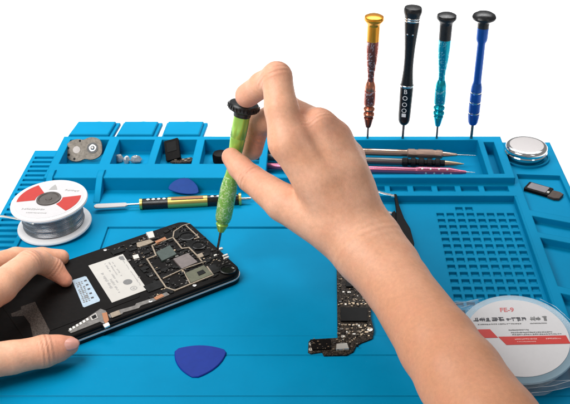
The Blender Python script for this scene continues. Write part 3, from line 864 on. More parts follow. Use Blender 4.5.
# ------------------------------------------------------------------ phone
PA = math.radians(34.9)
pc = Vector((-13.62, 50.38, .41))
ph = thing('opened_phone', 'opened black smartphone with bare circuitry held by the left hand', 'phone', pc, PA)
CA, SA = math.cos(PA), math.sin(PA)
ZT = .80
def pl(px, py, z=ZT + .41):
    p = at(px, py, z) - pc; return (p.x * CA + p.y * SA, -p.x * SA + p.y * CA)
def pls(L): return [pl(*p) for p in L]
HL, HW = 7.75, 4.02
def phone_outline(d=0):
    # bulging short ends, soft corners
    P = rrect(-HL + d, HL - d, -HW + d, HW - d, .75 - d * .5, 8)
    out = []
    for x, y in P:
        bx = .42 * (1 - (y / HW) ** 2) * (1 if x > 0 else -1)
        out.append((x + bx * (abs(x) > HL - 1.2), y))
    return out
MB().prism(phone_outline(), .0, ZT - .16, inset=.1).build('shell', M['gloss_black'], ph)
MB().prism(phone_outline(-.04), .30, .40).build('bezel', M['silver'], ph)
MB().prism(phone_outline(.06), ZT - .2, ZT - .02, inset=.06).build('mid_frame', M['matt_black'], ph)
z0 = ZT - .02
# raised black cover over the battery half, boards area beside it
bat = MB().prism(rrect(-6.6, 1.0, -2.7, 3.3, .2), z0 - .01, z0 + .03, inset=.015).build('battery_cover', M['matt_black'], ph)
lab = MB().prism(pls([(88.4, 266), (122.9, 254.4), (147.4, 289.8), (112, 303)]), z0 + .032, z0 + .05).build('paper_label', M['label'], ph)
A, B, D = Vector(pl(88.4, 266)), Vector(pl(122.9, 254.4)), Vector(pl(112, 303))
ex, ey = (B - A), (D - A)
def inlab(u, v): p = A + ex * u + ey * v; return (p.x, p.y)
LXm = Matrix(((ex.normalized().x, ey.normalized().x, 0, A.x), (ex.normalized().y, ey.normalized().y, 0, A.y), (0, 0, 1, 0), (0, 0, 0, 1)))
rn = random.Random(5)
wl, hl = ex.length, ey.length
zl = z0 + .054
def vcol(g, u, v0, v1, wd, z, n):
    """a line of print running down the label"""
    for i in range(n):
        vv = v0 + (v1 - v0) * (i + .5) / n
        if rn.random() < .9: g.box((u * wl + rn.uniform(-.02, .02), vv * hl, z), (wd * rn.uniform(.5, 1), (v1 - v0) * hl / n * rn.uniform(.45, .85), .006), LXm)
g = MB(); vcol(g, .20, .28, .70, .20, zl, 16); vcol(g, .31, .45, .85, .16, zl, 14); g.build('lettering', M['ink_soft'], lab)
g = MB(); vcol(g, .42, .08, .62, .13, zl, 20); vcol(g, .53, .08, .45, .10, zl, 14); vcol(g, .62, .10, .50, .10, zl, 14); g.build('small_lettering', M['ink_soft'], lab)
g = MB(); vcol(g, .90, .10, .85, .08, zl, 26); g.build('edge_lettering', M['ink_soft'], lab)
def oncirc(u, v, r0, r1, nm, m_):
    p = inlab(u, v); g = MB()
    o_, i_ = circle(r1, 28, *p), circle(r0, 28, *p); k = 28
    g.add([(x, y, zl + .004) for x, y in o_] + [(x, y, zl + .004) for x, y in i_], [(i, (i + 1) % k, k + (i + 1) % k, k + i) for i in range(k)]); g.build(nm, m_, lab)
oncirc(.66, .68, .02, .30, 'round_stamp', M['ink_grey']); oncirc(.70, .86, .17, .23, 'ring_mark', M['ink_soft']); oncirc(.70, .86, .0, .08, 'ring_mark', M['ink_soft'])
MB().prism([inlab(.86, .03), inlab(.97, .05), inlab(.95, .16), inlab(.84, .12)], zl - .002, zl + .006).build('corner_mark', M['ink_grey'], lab)
# small pale blue label
lb2 = MB().prism(pls([(72.4, 281), (74, 280), (84.8, 276.6), (86.5, 277), (100, 300), (99.6, 301.6), (84.4, 307.6), (83, 307)]), z0 + .032, z0 + .05).build('blue_label', M['blue_label'], ph)
A, B, D = Vector(pl(73, 280.6)), Vector(pl(86.3, 276.4)), Vector(pl(83.5, 307.6)); ex, ey = B - A, D - A; wl, hl = ex.length, ey.length
LXm = Matrix(((ex.normalized().x, ey.normalized().x, 0, A.x), (ex.normalized().y, ey.normalized().y, 0, A.y), (0, 0, 1, 0), (0, 0, 0, 1)))
g = MB()
for u in (.18, .36, .54): vcol(g, u, .12, .88, .16, zl, 12)
g.build('lettering', M['ink_grey'], lb2)
g = MB()
for v in (.15, .31, .47, .63, .79): g.box((.82 * wl, v * hl, zl), (.17, .17, .006), LXm)
g.build('bold_lettering', M['ink_dark'], lb2)
# shield chips
MB().prism(pls([(156, 253), (170, 246), (177, 255), (162, 262)]), z0 - .01, z0 + .11, inset=.03).build('chip', M['chip_green'], ph)
MB().prism(pls([(173, 260), (188, 254), (198, 263), (182, 270)]), z0 - .01, z0 + .12, inset=.03).build('chip', M['chip_rose'], ph)
cz = MB().prism(pls([(185, 274), (204, 266), (213, 275), (191, 284)]), z0 - .01, z0 + .11, inset=.03).build('chip', M['chip_olive'], ph)
MB().prism(pls([(197, 273.5), (203, 271), (206, 274), (199, 277)]), z0 + .112, z0 + .14).build('dark_pad', M['chip_black'], cz)
# metal shield ribs
def rib(L, w=.10): MB().strip(pls(L), w, z0 - .01, .09).build('shield_rib', M['trace'], ph)
rib([(152, 246), (156, 256), (147, 259.5), (155, 272), (166, 288), (175, 291), (192, 284), (213, 275.5), (207, 267)])
rib([(163, 279), (184, 269.2), (202, 263.2), (206, 262)], .08)
rib([(184, 272), (190, 284)], .08)
rib([(152, 246), (173, 238), (182, 249), (189, 248), (198, 257), (202, 262)])
rib([(173, 238), (174, 232), (183, 226), (190, 224)], .08)
rib([(186, 226), (199, 238), (194, 239.5)], .08)
# silver connectors on the far side
MB().prism(pls([(146, 234), (153, 232.5), (155, 238.5), (149, 240)]), z0 - .01, z0 + .16, inset=.02).build('connector', M['tinned'], ph)
MB().prism(pls([(136.5, 243.5), (150, 240), (154, 242.5), (147, 245.5), (140, 247.5), (137, 247)]), z0 - .01, z0 + .09, inset=.02).build('connector', M['trace'], ph)
MB().prism(pls([(155, 242), (165, 237.5), (167, 240), (157, 245)]), z0 - .01, z0 + .08).build('copper_pad', M['orange'], ph)
MB().prism(pls([(132.6, 256.3), (138, 255), (139.6, 258.6), (134, 260)]), z0 + .03, z0 + .1, inset=.01).build('connector', M['tinned'], ph)
MB().prism(pls([(197, 255.5), (202, 253.5), (204, 257), (199, 259)]), z0 - .01, z0 + .1, inset=.01).build('connector', M['trace'], ph)
# camera ring, speaker, solder blobs by the screwdriver tip
for (px, py, r, nm) in ((199, 246, .5, 'camera_ring'), (187, 237, .55, 'camera_ring'), (228, 270, .55, 'speaker_ring')):
    x, y = pl(px, py)
    MB().lathe([(r, z0 - .01), (r, z0 + .1), (r * .86, z0 + .12), (r * .8, z0 + .05), (0, z0 + .04)], 36, Matrix.Translation((x, y, 0))).build(nm, M['gloss_black'], ph)
for (px, py, w, h) in ((220.5, 249.5, .34, .22), (215.5, 256, .24, .16), (225.2, 256, .42, .17), (226.3, 258.4, .42, .17)):
    x, y = pl(px, py)
    MB().prism(rrect(x - w / 2, x + w / 2, y - h / 2, y + h / 2, .05), z0 - .01, z0 + .12, inset=.02).build('contact', M['tinned'], ph)
# scattered tiny parts on the board half
rn = random.Random(21)
k = 0
while k < 70:
    x, y = rn.uniform(1.6, 7.3), rn.uniform(-3.3, 3.3)
    s = rn.uniform(.06, .16)
    MB().box((x, y, z0 + .02), (s * rn.choice((1, 1.6)), s, .07)).build('component', M[rn.choice(('gunmetal', 'pcb_gold', 'flex', 'chip_black', 'flex_film', 'chip_black', 'flex'))], ph); k += 1
LQ = pls([(88.4, 266), (122.9, 254.4), (147.4, 289.8), (112, 303)])
def phf():
    while True:
        x, y = rn.uniform(1.5, 7.6), rn.uniform(-3.5, 3.5)
        if x > max(p[0] for p in LQ) + .3 or y > max(p[1] for p in LQ) + .25 or y < min(p[1] for p in LQ) - .25: return x, y
crumbs_n = (('solder_crumbs', 'pcb_gold', 70), ('bright_crumbs', 'flex', 130), ('dark_crumbs', 'gunmetal', 170), ('black_blocks', 'chip_black', 150))
for nm, mk, n_ in crumbs_n:
    g = MB()
    for _ in range(n_):
        x, y = phf(); s_ = rn.uniform(.025, .07) if nm != 'black_blocks' else rn.uniform(.08, .3)
        g.box((x, y, z0 + .012 + rn.random() * .008), (s_ * rn.choice((1, 1.9)), s_, .05 if nm != 'black_blocks' else .09))
    g.build(nm, M[mk], ph, kind='stuff')
for x, y, w_, h_ in ((2.2, -2.2, 1.2, .8), (5.9, 2.5, 1.3, .7), (6.6, .6, .9, 1.0), (5.9, -2.6, 1.5, .7), (2.0, 2.9, .9, .5)):
    MB().prism(rrect(x - w_ / 2, x + w_ / 2, y - h_ / 2, y + h_ / 2, .06), z0 - .01, z0 + .07, inset=.02).build('shield_can', M['gloss_black'], ph)
for x, y in ((7.35, 3.2), (7.5, -3.3), (1.35, 3.55), (1.3, -3.5), (4.6, 3.6), (4.4, -3.6)):
    MB().lathe([(.13, z0 - .01), (.13, z0 + .05), (.06, z0 + .055), (.05, z0 + .03), (0, z0 + .03)], 16, Matrix.Translation((x, y, 0))).build('screw', M['steel'], ph)
# flex ribbon and plug along the near edge
MB().prism(pls([(68, 331), (75, 326), (100.5, 309), (106, 311), (109, 320), (104, 324), (100, 322), (71, 333.5)]), z0 - .005, z0 + .05, inset=.01).build('flex_cable', M['flex'], ph)
MB().prism(pls([(102, 314), (107, 313), (109, 321), (106, 325), (104, 322)]), z0 + .052, z0 + .085).build('copper_pad', M['orange'], ph)
MB().prism(pls([(103, 325.5), (108.5, 323), (110, 326), (105, 328.5)]), z0 - .01, z0 + .09).build('contact', M['tinned'], ph)
MB().prism(pls([(90, 317), (96, 313.6), (98, 318.5), (92, 321)]), z0 + .052, z0 + .07).build('connector', M['label'], ph)
MB().prism(pls([(91.3, 317.3), (95.5, 315), (97, 318), (93, 320)]), z0 + .071, z0 + .085).build('dark_pad', M['chip_black'], ph)
for i in range(6):
    MB().prism(pls([(69 + i * 3.4, 329.6 - i * 2.0), (71 + i * 3.4, 328.6 - i * 2.0), (72 + i * 3.4, 330.6 - i * 2.0), (70 + i * 3.4, 331.6 - i * 2.0)]), z0 + .052, z0 + .08).build('contact', M['tinned'], ph)
MB().strip(pls([(109, 316.5), (120, 313), (121, 311.5), (137, 307), (138.5, 304.8), (155, 299.5), (168, 293.5)]), .36, z0 - .006, .05).build('flex_ribbon', M['flex'], ph)
MB().prism(pls([(110, 314), (119, 310.6), (121, 315), (112, 318.5)]), z0 + .045, z0 + .08, inset=.01).build('connector', M['trace'], ph)
MB().strip(pls([(155, 299.5), (163, 295.5)]), .3, z0 + .046, .03).build('copper_pad', M['orange'], ph)
# smoky film bracket near the thumb
MB().prism(pls([(21, 307), (35, 302), (50, 331), (48, 337), (33, 337), (30, 324), (24, 316), (12, 317), (11, 314), (21, 310)]), z0 + .031, z0 + .045).build('film_bracket', M['flex_film'], ph)

# ------------------------------------------------------------------ bare main board under the arm
zb = .41
def bp(L): return [tuple(at(x, y, zb + .1).xy) for x, y in L]
mbt = thing('main_board', 'bare black L-shaped circuit board lying under the forearm', 'circuit board', (0, 0, zb))
outl = bp([(334, 236), (336.5, 250), (337.5, 338), (311, 339.5), (308.5, 342), (308, 352), (311, 353.5), (322, 352), (324, 355.5), (346, 355), (353, 352), (356, 346), (361, 343), (372.5, 338.5), (374, 330), (371, 318), (370.5, 290), (372, 262), (370, 236)])
MB().prism(outl, 0, .12, inset=.015).build('board', M['pcb_brown'], mbt)
def bch(L, h, nm, m_, b0=.115): return MB().prism(bp(L), b0, b0 + h, inset=.015).build(nm, M[m_], mbt)
bch([(340.5, 309), (367, 309), (367.5, 322.5), (341, 322.5)], .12, 'chip', 'chip_black')
bch([(341, 256), (366, 256), (366, 272), (341, 272)], .12, 'chip', 'chip_black')
bch([(346, 278), (364, 278), (364, 288), (346, 288)], .12, 'chip', 'chip_black')
bch([(310, 341), (330, 340), (331, 350), (312, 351)], .10, 'shield_can', 'matt_black')
bch([(336.5, 346), (347, 345), (349, 350.5), (336, 351.5)], .16, 'connector', 'tinned')
rn = random.Random(9)
k = 0
while k < 95:
    px, py = rn.uniform(338, 370), rn.choice((rn.uniform(240, 308), rn.uniform(289, 308), rn.uniform(323, 338), rn.uniform(323, 350)))
    if py > 340 and px > 355: continue
    if 339 < px < 369 and 307 < py < 324: continue
    x, y = at(px, py, zb + .1).xy; s = rn.uniform(.06, .13)
    MB().box((x, y, .14), (s * rn.choice((1, 1.7)), s, .06)).build('component', M[rn.choice(('pcb_gold', 'trace', 'flex', 'chip_black', 'flex_film', 'tinned', 'chip_black', 'gunmetal'))], mbt); k += 1
def crumbs(n, fn, z, parent, rnd, mats_):
    for nm, mk in mats_:
        g = MB()
        for _ in range(n):
            x, y = fn(); s_ = rnd.uniform(.03, .075)
            g.box((x, y, z + .02 + rnd.random() * .01), (s_ * rnd.choice((1, 1.8)), s_, .05))
        g.build(nm, M[mk], parent, kind='stuff')
def mbf():
    while True:
        px, py = rn.uniform(338, 371), rn.uniform(238, 350)
        if 339 < px < 369 and 307 < py < 324: continue
        if py > 336 and px > 358: continue
        return at(px, py, zb + .1).xy
crumbs(110, mbf, .125, mbt, rn, (('solder_crumbs', 'pcb_gold'), ('bright_crumbs', 'trace'), ('dark_crumbs', 'chip_black')))
def mbf2(): return at(rn.uniform(310, 345), rn.uniform(340, 352), zb + .1).xy
crumbs(16, mbf2, .20, mbt, rn, (('foot_crumbs', 'pcb_gold'), ('foot_dark_crumbs', 'gunmetal')))
for i in range(7):
    for yy in (304.5, 325.5):
        x, y = at(341.5 + i * 4, yy, zb + .1).xy
        MB().box((x, y, .14), (.13, .10, .05)).build('solder_pad', M['pcb_gold'], mbt)
for px, py, r in ((311.5, 344.5, .16), (311, 350, .14), (370, 330, .17), (343, 337, .13)):
    x, y = at(px, py, zb + .1).xy
    MB().lathe([(r, .1), (r, .16), (r * .5, .17), (r * .45, .13), (0, .13)], 20, Matrix.Translation((x, y, 0))).build('screw_hole', M['tinned'], mbt)

# ------------------------------------------------------------------ curved tweezers behind the wrist
tz = thing('tweezers', 'black curved tweezers with pale tips lying behind the wrist', 'tweezers', (0, 0, .42))
def tw_arm(L, Wd, z0, z1, nm, m_): return MB().prism([tuple(at(x, y, .7).xy) for x, y in L], z0, z1, inset=.03).build(nm, M[m_], tz)
tw_arm([(394.0, 197.5), (396.5, 198), (399, 209), (404, 222), (410, 232), (414, 247), (410, 262), (406, 285), (398, 285), (402, 262), (404, 248), (401, 236), (396, 224), (396, 212)], 0, .30, .62, 'upper_arm', 'matt_black')
tw_arm([(391.6, 212.5), (394.5, 210.5), (398, 215), (402, 224), (405, 235), (408, 250), (403, 268), (398, 288), (392, 288), (398, 262), (400, 248), (397, 234), (393, 222)], 0, .0, .28, 'lower_arm', 'matt_black')
tw_arm([(395.8, 199.8), (394.2, 197.6), (384, 195.4), (373, 192.2), (372.5, 193.4), (383, 197.4)], 0, .40, .56, 'tip', 'steel')
tw_arm([(393.6, 213.4), (392.4, 211.3), (386, 209.4), (380, 206.2), (379.6, 207.4), (386, 211.5)], 0, .1, .22, 'tip', 'steel')

# ------------------------------------------------------------------ hands (smooth implicit surfaces, meshed once)
def surface_nets(f, org, h):
    nx, ny, nz = f.shape
    ins = f < 0
    c = [f[i:nx - 1 + i, j:ny - 1 + j, k:nz - 1 + k] for i in (0, 1) for j in (0, 1) for k in (0, 1)]
    ci = [ins[i:nx - 1 + i, j:ny - 1 + j, k:nz - 1 + k] for i in (0, 1) for j in (0, 1) for k in (0, 1)]
    s = sum(a.astype(np.int8) for a in ci)
    idx = np.argwhere((s > 0) & (s < 8))
    I, J, K = idx.T
    cv = [a[I, J, K] for a in c]
    offs = [(i, j, k) for i in (0, 1) for j in (0, 1) for k in (0, 1)]
    acc = np.zeros((len(I), 3)); cnt = np.zeros(len(I))
    for a in range(8):
        for b in range(a + 1, 8):
            d = np.array(offs[b]) - np.array(offs[a])
            if np.abs(d).sum() != 1: continue
            fa_, fb_ = cv[a], cv[b]
            m_ = (fa_ < 0) != (fb_ < 0)
            t = np.where(m_, fa_ / np.where(m_, fa_ - fb_, 1), 0)
            p = np.array(offs[a])[None, :] + t[:, None] * d[None, :]
            acc += p * m_[:, None]; cnt += m_
    V = (idx + acc / cnt[:, None]) * h + np.array(org)
    vid = -np.ones((nx - 1, ny - 1, nz - 1), dtype=np.int64); vid[I, J, K] = np.arange(len(I))
    Q = []
    for ax in range(3):
        a = ins; sl0 = [slice(1, -1)] * 3; sl1 = [slice(1, -1)] * 3
        sl0[ax] = slice(0, -1); sl1[ax] = slice(1, None)
        e0 = ins[tuple(sl0)]; e1 = ins[tuple(sl1)]
        ed = np.argwhere(e0 != e1)
        flip = e0[tuple(ed.T)]
        base = ed.copy()
        o1, o2 = (ax + 1) % 3, (ax + 2) % 3
        base[:, o1] += 1; base[:, o2] += 1     # grid vertex index of the edge start
        def cell(d1, d2):
            q = base.copy(); q[:, o1] -= d1; q[:, o2] -= d2
            return vid[q[:, 0], q[:, 1], q[:, 2]]
        quad = np.stack([cell(1, 1), cell(0, 1), cell(0, 0), cell(1, 0)], 1)
        quad[~flip] = quad[~flip][:, ::-1]
        Q.append(quad)
    Q = np.concatenate(Q); Q = Q[(Q >= 0).all(1)]
    return V, Q
def smin(a, b, k):
    h = np.clip(.5 + .5 * (b - a) / k, 0, 1)
    return b + (a - b) * h - k * h * (1 - h)
def cone(P, a, ra, b, rb):
    a = np.array(a, dtype=np.float32); b = np.array(b, dtype=np.float32); d = b - a
    t = np.clip(((P - a) @ d) / (d @ d), 0, 1)
    q = P - a - t[..., None] * d
    return np.sqrt((q * q).sum(-1)) - (ra + (rb - ra) * t)
def chain(P, pts, k=.25):
    f = None
    for (a, ra), (b, rb) in zip(pts[:-1], pts[1:]):
        d = cone(P, a, ra, b, rb); f = d if f is None else smin(f, d, k)
    return f
def make_hand(name, palm, fingers, extra, h, tints, creases, pads=(), arm_dim=None):
    """palm: list of chains blended softly; fingers: each blended into the palm separately"""
    allp = [(p, r) for c in palm + fingers for p, r in c]
    lo = np.min([np.array(p) - r for p, r in allp], 0) - .6; hi = np.max([np.array(p) + r for p, r in allp], 0) + .6
    dims = np.ceil((hi - lo) / h).astype(int)
    ax = [lo[i] + h * np.arange(dims[i]) for i in range(3)]
    out = np.empty(dims, dtype=np.float32)
    step = 24
    for s in range(0, dims[0], step):
        X, Y, Z = np.meshgrid(ax[0][s:s + step], ax[1], ax[2], indexing='ij')
        P = np.stack([X, Y, Z], -1).astype(np.float32)
        pf = None
        for c in palm:
            d = chain(P, c, .35); pf = d if pf is None else smin(pf, d, .75)
        f = pf
        for c in fingers:
            f = smin(f, smin(pf, chain(P, c, .22), .45), .10)
        for (p, r, amt, k) in pads:               # local swelling (+) or hollow (-)
            d2 = ((P - np.array(p, dtype=np.float32)) ** 2).sum(-1)
            f = f - amt * np.exp(-d2 / (r * r))
        out[s:s + step] = f
    V, Q = surface_nets(out, lo, h)
    me = bpy.data.meshes.new(name)
    me.from_pydata((V * S).tolist(), [], Q.tolist())
    bm = bmesh.new(); bm.from_mesh(me)
    for _ in range(3): bmesh.ops.smooth_vert(bm, verts=bm.verts, factor=.5, use_axis_x=True, use_axis_y=True, use_axis_z=True)
    bmesh.ops.recalc_face_normals(bm, faces=bm.faces)
    bm.to_mesh(me); bm.free()
    me.polygons.foreach_set('use_smooth', [True] * len(me.polygons))
    co = np.empty(len(me.vertices) * 3); me.vertices.foreach_get('co', co); co = co.reshape(-1, 3) / S
    t = np.zeros(len(co))
    for p, r, amt in tints: t += amt * np.exp(-((co - np.array(p)) ** 2).sum(1) / (r * r))
    a1 = me.attributes.new('tint', 'FLOAT', 'POINT'); a1.data.foreach_set('value', np.clip(t, 0, 1).astype(np.float32))
    if arm_dim:
        p0, p1 = np.array(arm_dim[0]), np.array(arm_dim[1]); ax_ = p1 - p0
        tt = np.clip(((co - p0) @ ax_) / (ax_ @ ax_), 0, 1)  # painted falloff of light, growing from the hand down the forearm
    else: tt = np.zeros(len(co))
    a3 = me.attributes.new('tan', 'FLOAT', 'POINT'); a3.data.foreach_set('value', (tt * tt * (3 - 2 * tt) * .85).astype(np.float32))
    cr = np.zeros(len(co))
    for p, axis, r, n_, amt in creases:
        d = co - np.array(p); ax_ = np.array(axis) / np.linalg.norm(axis)
        s = d @ ax_; rad = np.sqrt(np.maximum((d ** 2).sum(1) - s * s, 0))
        cr += amt * np.cos(2 * np.pi * s / n_) * np.exp(-(s / (n_ * 1.3)) ** 2) * (rad < r)
    a2 = me.attributes.new('crease', 'FLOAT', 'POINT'); a2.data.foreach_set('value', cr.astype(np.float32))
    me.materials.append(M['skin'])
    o = bpy.data.objects.new(name, me); COL.objects.link(o)
    sd = o.modifiers.new('smooth', 'SUBSURF'); sd.levels = 0; sd.render_levels = 1
    return o

A_ = lambda px, py, k, r: (atk(px, py, k), r)
# right hand and forearm
palmR = [
    [A_(340, 222, 57.4, 1.55), A_(318, 178, 56.9, 1.45), A_(289, 141, 56.3, 1.20)],
    [A_(352, 220, 57.3, 1.5), A_(338, 170, 57.0, 1.15), A_(319, 128, 57.0, 1.02)],
    [A_(362, 217, 57.6, 1.35), A_(350, 175, 57.4, 1.05), A_(335.5, 139, 57.8, .95)],
    [A_(360, 214, 58.2, 1.15), A_(356, 188, 58.2, .95), A_(350, 158, 58.8, .86)],
    [A_(346, 236, 57.3, 1.70), A_(366, 253, 56.4, 1.84), A_(397, 285, 54.6, 1.86), A_(438, 345, 50.6, 2.06), A_(460, 377, 48.6, 2.18), A_(494, 428, 45.8, 2.30), A_(552, 515, 42.0, 2.7), A_(620, 610, 39.0, 3.3)],
    [A_(365, 227, 57.8, 1.25), A_(379, 236, 57.4, 1.2), A_(396, 262, 56.0, 1.3)],
]
fingR = [
    [A_(290, 143, 56.3, 1.22), A_(281, 108, 56.2, .99), A_(277, 77, 56.5, .90), A_(262, 85, 58.0, .80), A_(247, 95.5, 59.5, .76)],
    [A_(319, 127, 57.0, 1.02), A_(288, 110, 60.5, .92), A_(257, 125, 62.9, .84), A_(252, 150, 63.3, .72)],
    [A_(335.5, 139, 57.8, .95), A_(306, 140, 61.6, .84), A_(299, 165, 62.8, .75), A_(311, 180, 62.0, .66)],
    [A_(350, 158, 58.8, .86), A_(326, 162, 62.0, .74), A_(320, 182, 62.6, .66), A_(330, 194, 61.6, .58)],
    [A_(330, 226, 57.5, 1.6), A_(284, 203, 58.5, 1.18), A_(251, 178.5, 60.1, .88), A_(240, 167.5, 60.7, .76), A_(231, 157, 61.15, .63)],
]
tintR = [(atk(249, 98, 59.6), 1.2, .45), (atk(277, 70, 56.2), 1.1, .22), (atk(249, 168, 59.8), .9, .38), (atk(229, 154, 61), 1.0, .30), (atk(319, 118, 56.6), 1.2, .2), (atk(336, 130, 57.3), 1.1, .24), (atk(352, 150, 58), .9, .18), (atk(300, 130, 55.3), 1.1, .12), (atk(255, 140, 63), 1.8, .3), (atk(265, 172, 58.5), 1.0, .15)]
axf = lambda p, q: tuple(Vector(q) - Vector(p))
creR = [(atk(277, 76, 56.5), axf(atk(281, 108, 56.2), atk(270, 70, 57)), 1.3, .30, .35), (atk(251, 178.5, 60.1), axf(atk(284, 203, 58.5), atk(231, 157, 61)), 1.4, .28, .45),
        (atk(257, 132, 62.9), axf(atk(288, 112, 60), atk(253, 151, 63)), 1.0, .26, .35), (atk(365, 243, 56), axf(atk(340, 205, 57), atk(397, 285, 54)), 2.6, .50, .22), (atk(319, 120, 56.2), axf(atk(288, 112, 60.5), atk(345, 190, 56)), 1.2, .22, .20), (atk(336, 133, 57), axf(atk(306, 140, 61.6), atk(350, 175, 57)), 1.0, .22, .16)]
padR = [(atk(276, 68, 56.0), .5, .07, 0), (atk(247, 168, 59.4), .5, .05, 0), (atk(317, 113, 56.3), .85, .16, 0), (atk(337, 126, 57.2), .75, .14, 0), (atk(352, 145, 58.3), .65, .10, 0), (atk(326, 136, 55.9), .7, -.08, 0), (atk(300, 120, 55.5), .7, -.05, 0),
        (atk(387, 231, 56.6), .7, .14, 0), (atk(322, 190, 55.2), 1.4, .08, 0), (atk(246, 97, 59.2), .6, .10, 0), (atk(340, 160, 55.8), .9, -.06, 0)]
def ridge(p, q, k0, k1, r, amt, n=14):
    return [(atk(p[0] + (q[0] - p[0]) * t, p[1] + (q[1] - p[1]) * t, k0 + (k1 - k0) * t), r, amt * (1 - .4 * t), 0) for t in [i / (n - 1) for i in range(n)]]
padR += ridge((303, 128), (345, 212), 55.2, 55.9, .30, .052) + ridge((320, 122), (353, 208), 56.0, 56.1, .28, .052) + ridge((338, 138), (360, 206), 56.9, 56.6, .26, .034)
padR += ridge((312, 140), (344, 200), 55.7, 56.0, .30, -.036) + ridge((330, 140), (352, 198), 56.4, 56.4, .28, -.036)
padR += ridge((300, 165), (330, 178), 55.4, 55.7, .20, .022, 10) + ridge((330, 178), (356, 226), 55.7, 55.7, .20, .024, 12)
padR += ridge((385, 262), (430, 318), 53.6, 49.6, .26, .022, 18) + ridge((372, 262), (398, 300), 54.9, 52.6, .26, .020, 12)
rh = make_hand('person', palmR, fingR, None, .115, tintR, creR, padR, (atk(330, 190, 57), atk(440, 345, 50.6)))
tag(rh, 'right hand and bare forearm gripping the green screwdriver', 'person')

# left hand
Z_ = lambda px, py, z, r: (at(px, py, z), r)
palmL = [
    [Z_(-120, 380, 3.6, 2.0), Z_(-80, 345, 3.9, 1.7), Z_(-42, 312, 4.3, 1.2)],
    [Z_(-120, 375, 3.6, 2.0), Z_(-85, 325, 3.9, 1.4), Z_(-50, 288, 4.0, 1.05)],
    [Z_(-125, 375, 3.4, 2.0), Z_(-95, 318, 3.5, 1.4), Z_(-65, 278, 3.4, 1.0)],
    [Z_(-130, 372, 3.2, 1.9), Z_(-105, 310, 3.1, 1.2), Z_(-82, 272, 2.8, .9)],
    [Z_(-120, 385, 3.5, 2.0), Z_(-175, 425, 3.5, 2.2), Z_(-300, 520, 4.0, 3.0)],
]
fingL = [
    [Z_(-42, 312, 4.3, 1.2), Z_(0, 287, 4.1, 1.0), Z_(29, 263, 3.7, .80), Z_(40, 262, 3.1, .74), Z_(53, 268.5, 2.3, .68), Z_(65.5, 280.5, 1.62, .46)],
    [Z_(-50, 288, 4.0, 1.05), Z_(-15, 268, 3.6, .85), Z_(16, 258.5, 2.7, .72), Z_(42, 257.5, 2.0, .66), Z_(61, 257.5, 1.55, .56)],
    [Z_(-65, 278, 3.4, 1.0), Z_(-38, 262, 3.0, .8), Z_(-20, 262, 2.0, .68), Z_(-12, 270, 1.5, .56)],
    [Z_(-82, 272, 2.8, .9), Z_(-62, 262, 2.4, .7), Z_(-45, 266, 1.5, .6), Z_(-38, 274, 1.2, .5)],
    [Z_(-95, 370, 3.4, 1.7), Z_(-35, 364, 2.3, 1.15), Z_(12, 357.5, 1.9, .95), Z_(44, 351.5, 1.75, .93), Z_(58, 348.5, 1.65, .78), Z_(69, 345.8, 1.58, .58)],
]
tintL = [(at(65, 280, 1.7), 1.1, .5), (at(60, 282, 1.3), .8, .35), (at(31, 254, 4), 1.0, .25), (at(72, 344, 1.9), 1.0, .45), (at(47, 346, 2.2), 1.0, .25), (at(66, 257, 1.6), .9, .3)]
creL = [(at(45, 351, 1.8), axf(at(12, 357, 1.9), at(69, 346, 1.6)), 1.5, .28, .55), (at(30, 263, 3.7), axf(at(0, 287, 4.1), at(45, 258, 3.2)), 1.3, .28, .4), (at(53, 268, 2.3), axf(at(40, 262, 3.1), at(65, 280, 1.6)), 1.0, .24, .3)]
lh = make_hand('person', palmL, fingL, None, .10, tintL, creL, [(at(48, 340, 2.5), .5, .05, 0)])
tag(lh, 'left hand pinching the opened phone between thumb and index finger', 'person')
# thumb nail of the left hand
def nail(c, along, normal, w, l, parent):
    z_ = Vector(normal).normalized(); x_ = (Vector(along) - z_ * Vector(along).dot(z_)).normalized(); y_ = z_.cross(x_)
    mtx = Matrix((x_, y_, z_)).transposed().to_4x4(); mtx.translation = Vector(c)
    vs = []; n_ = 12
    for i in range(n_ + 1):
        for j in range(n_ + 1):
            u = -1 + 2 * i / n_; v = -1 + 2 * j / n_
            x = u * math.sqrt(1 - v * v / 2) * l; y = v * math.sqrt(1 - u * u / 2) * w
            vs.append((x, y, .16 - .55 * y * y / w - .18 * x * x / l))
    fs = [(i * (n_ + 1) + j, (i + 1) * (n_ + 1) + j, (i + 1) * (n_ + 1) + j + 1, i * (n_ + 1) + j + 1) for i in range(n_) for j in range(n_)]
    o = MB().add(vs, fs, True, mtx).build('thumbnail', M['nail'], parent, sharp=180)
    so = o.modifiers.new('thick', 'SOLIDIFY'); so.thickness = .06 * S; so.offset = -1
    return o
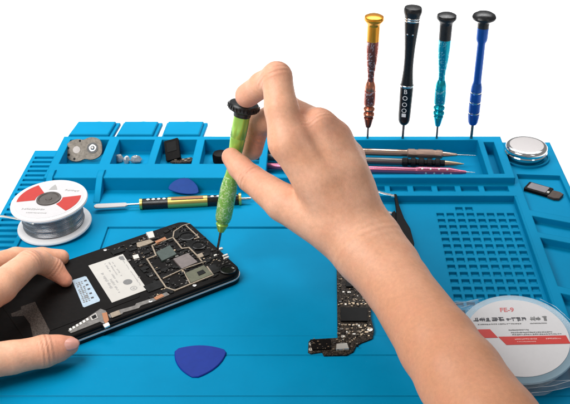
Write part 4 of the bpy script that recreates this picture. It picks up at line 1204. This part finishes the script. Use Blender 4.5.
tdir = at(69, 345.8, 1.58) - at(44, 351.5, 1.75)
nn_ = (CAM - at(69, 345, 1.6)).normalized() + Vector((.25, .5, .15))
nail(at(69.5, 343.6, 2.02), tdir, nn_, .42, .62, lh)

# ------------------------------------------------------------------ light, world, camera
w = bpy.data.worlds.new('World'); scene.world = w; w.use_nodes = True
w.node_tree.nodes['Background'].inputs[0].default_value = (1, 1, 1, 1)
w.node_tree.nodes['Background'].inputs[1].default_value = .36
def area(name, loc, tgt, size, power, col=(1, 1, 1), sy=None):
    l = bpy.data.lights.new(name, 'AREA'); l.size = size * S; l.energy = power; l.color = col
    if sy: l.shape = 'RECTANGLE'; l.size_y = sy * S
    o = bpy.data.objects.new(name, l); COL.objects.link(o); o.location = Vector(loc) * S
    o.rotation_mode = 'QUATERNION'; o.rotation_quaternion = (Vector(tgt) - Vector(loc)).normalized().to_track_quat('-Z', 'Y')
    return o
    return o
KEY, BACK, WORLD = 2.9, 8, .25
area('softbox_key', (-31, 38, 42), (-6, 52, 3), 34, KEY, (1, .985, .965))
area('softbox_side', (46, 18, 52), (0, 55, 2), 14, .3, (1, 1, 1), sy=40)
bk_ = area('softbox_back', (-5, 112, 62), (-5, 106, 0), 130, BACK, (1, 1, 1), sy=50); bk_.data.spread = math.radians(95)  # added lamp out of view, keeps the tabletop behind the mat white
w.node_tree.nodes['Background'].inputs[1].default_value = WORLD

cam = bpy.data.cameras.new('camera'); co = bpy.data.objects.new('camera', cam); COL.objects.link(co)
co.location = CAM * S
co.rotation_euler = (math.pi / 2 - PITCH, 0, 0)
cam.sensor_width = 36; cam.lens = 36 * F / 570
cam.shift_x = -(CX - 285) / 570
cam.shift_y = 0
cam.clip_start = .01; cam.clip_end = 50
scene.camera = co
scene.view_settings.view_transform = 'Standard'; scene.view_settings.look = 'None'
scene.view_settings.exposure = 0; scene.view_settings.gamma = 1
scene.render.engine = 'CYCLES'
scene.cycles.use_denoising = True
scene.cycles.max_bounces = 8
scene.render.film_transparent = False
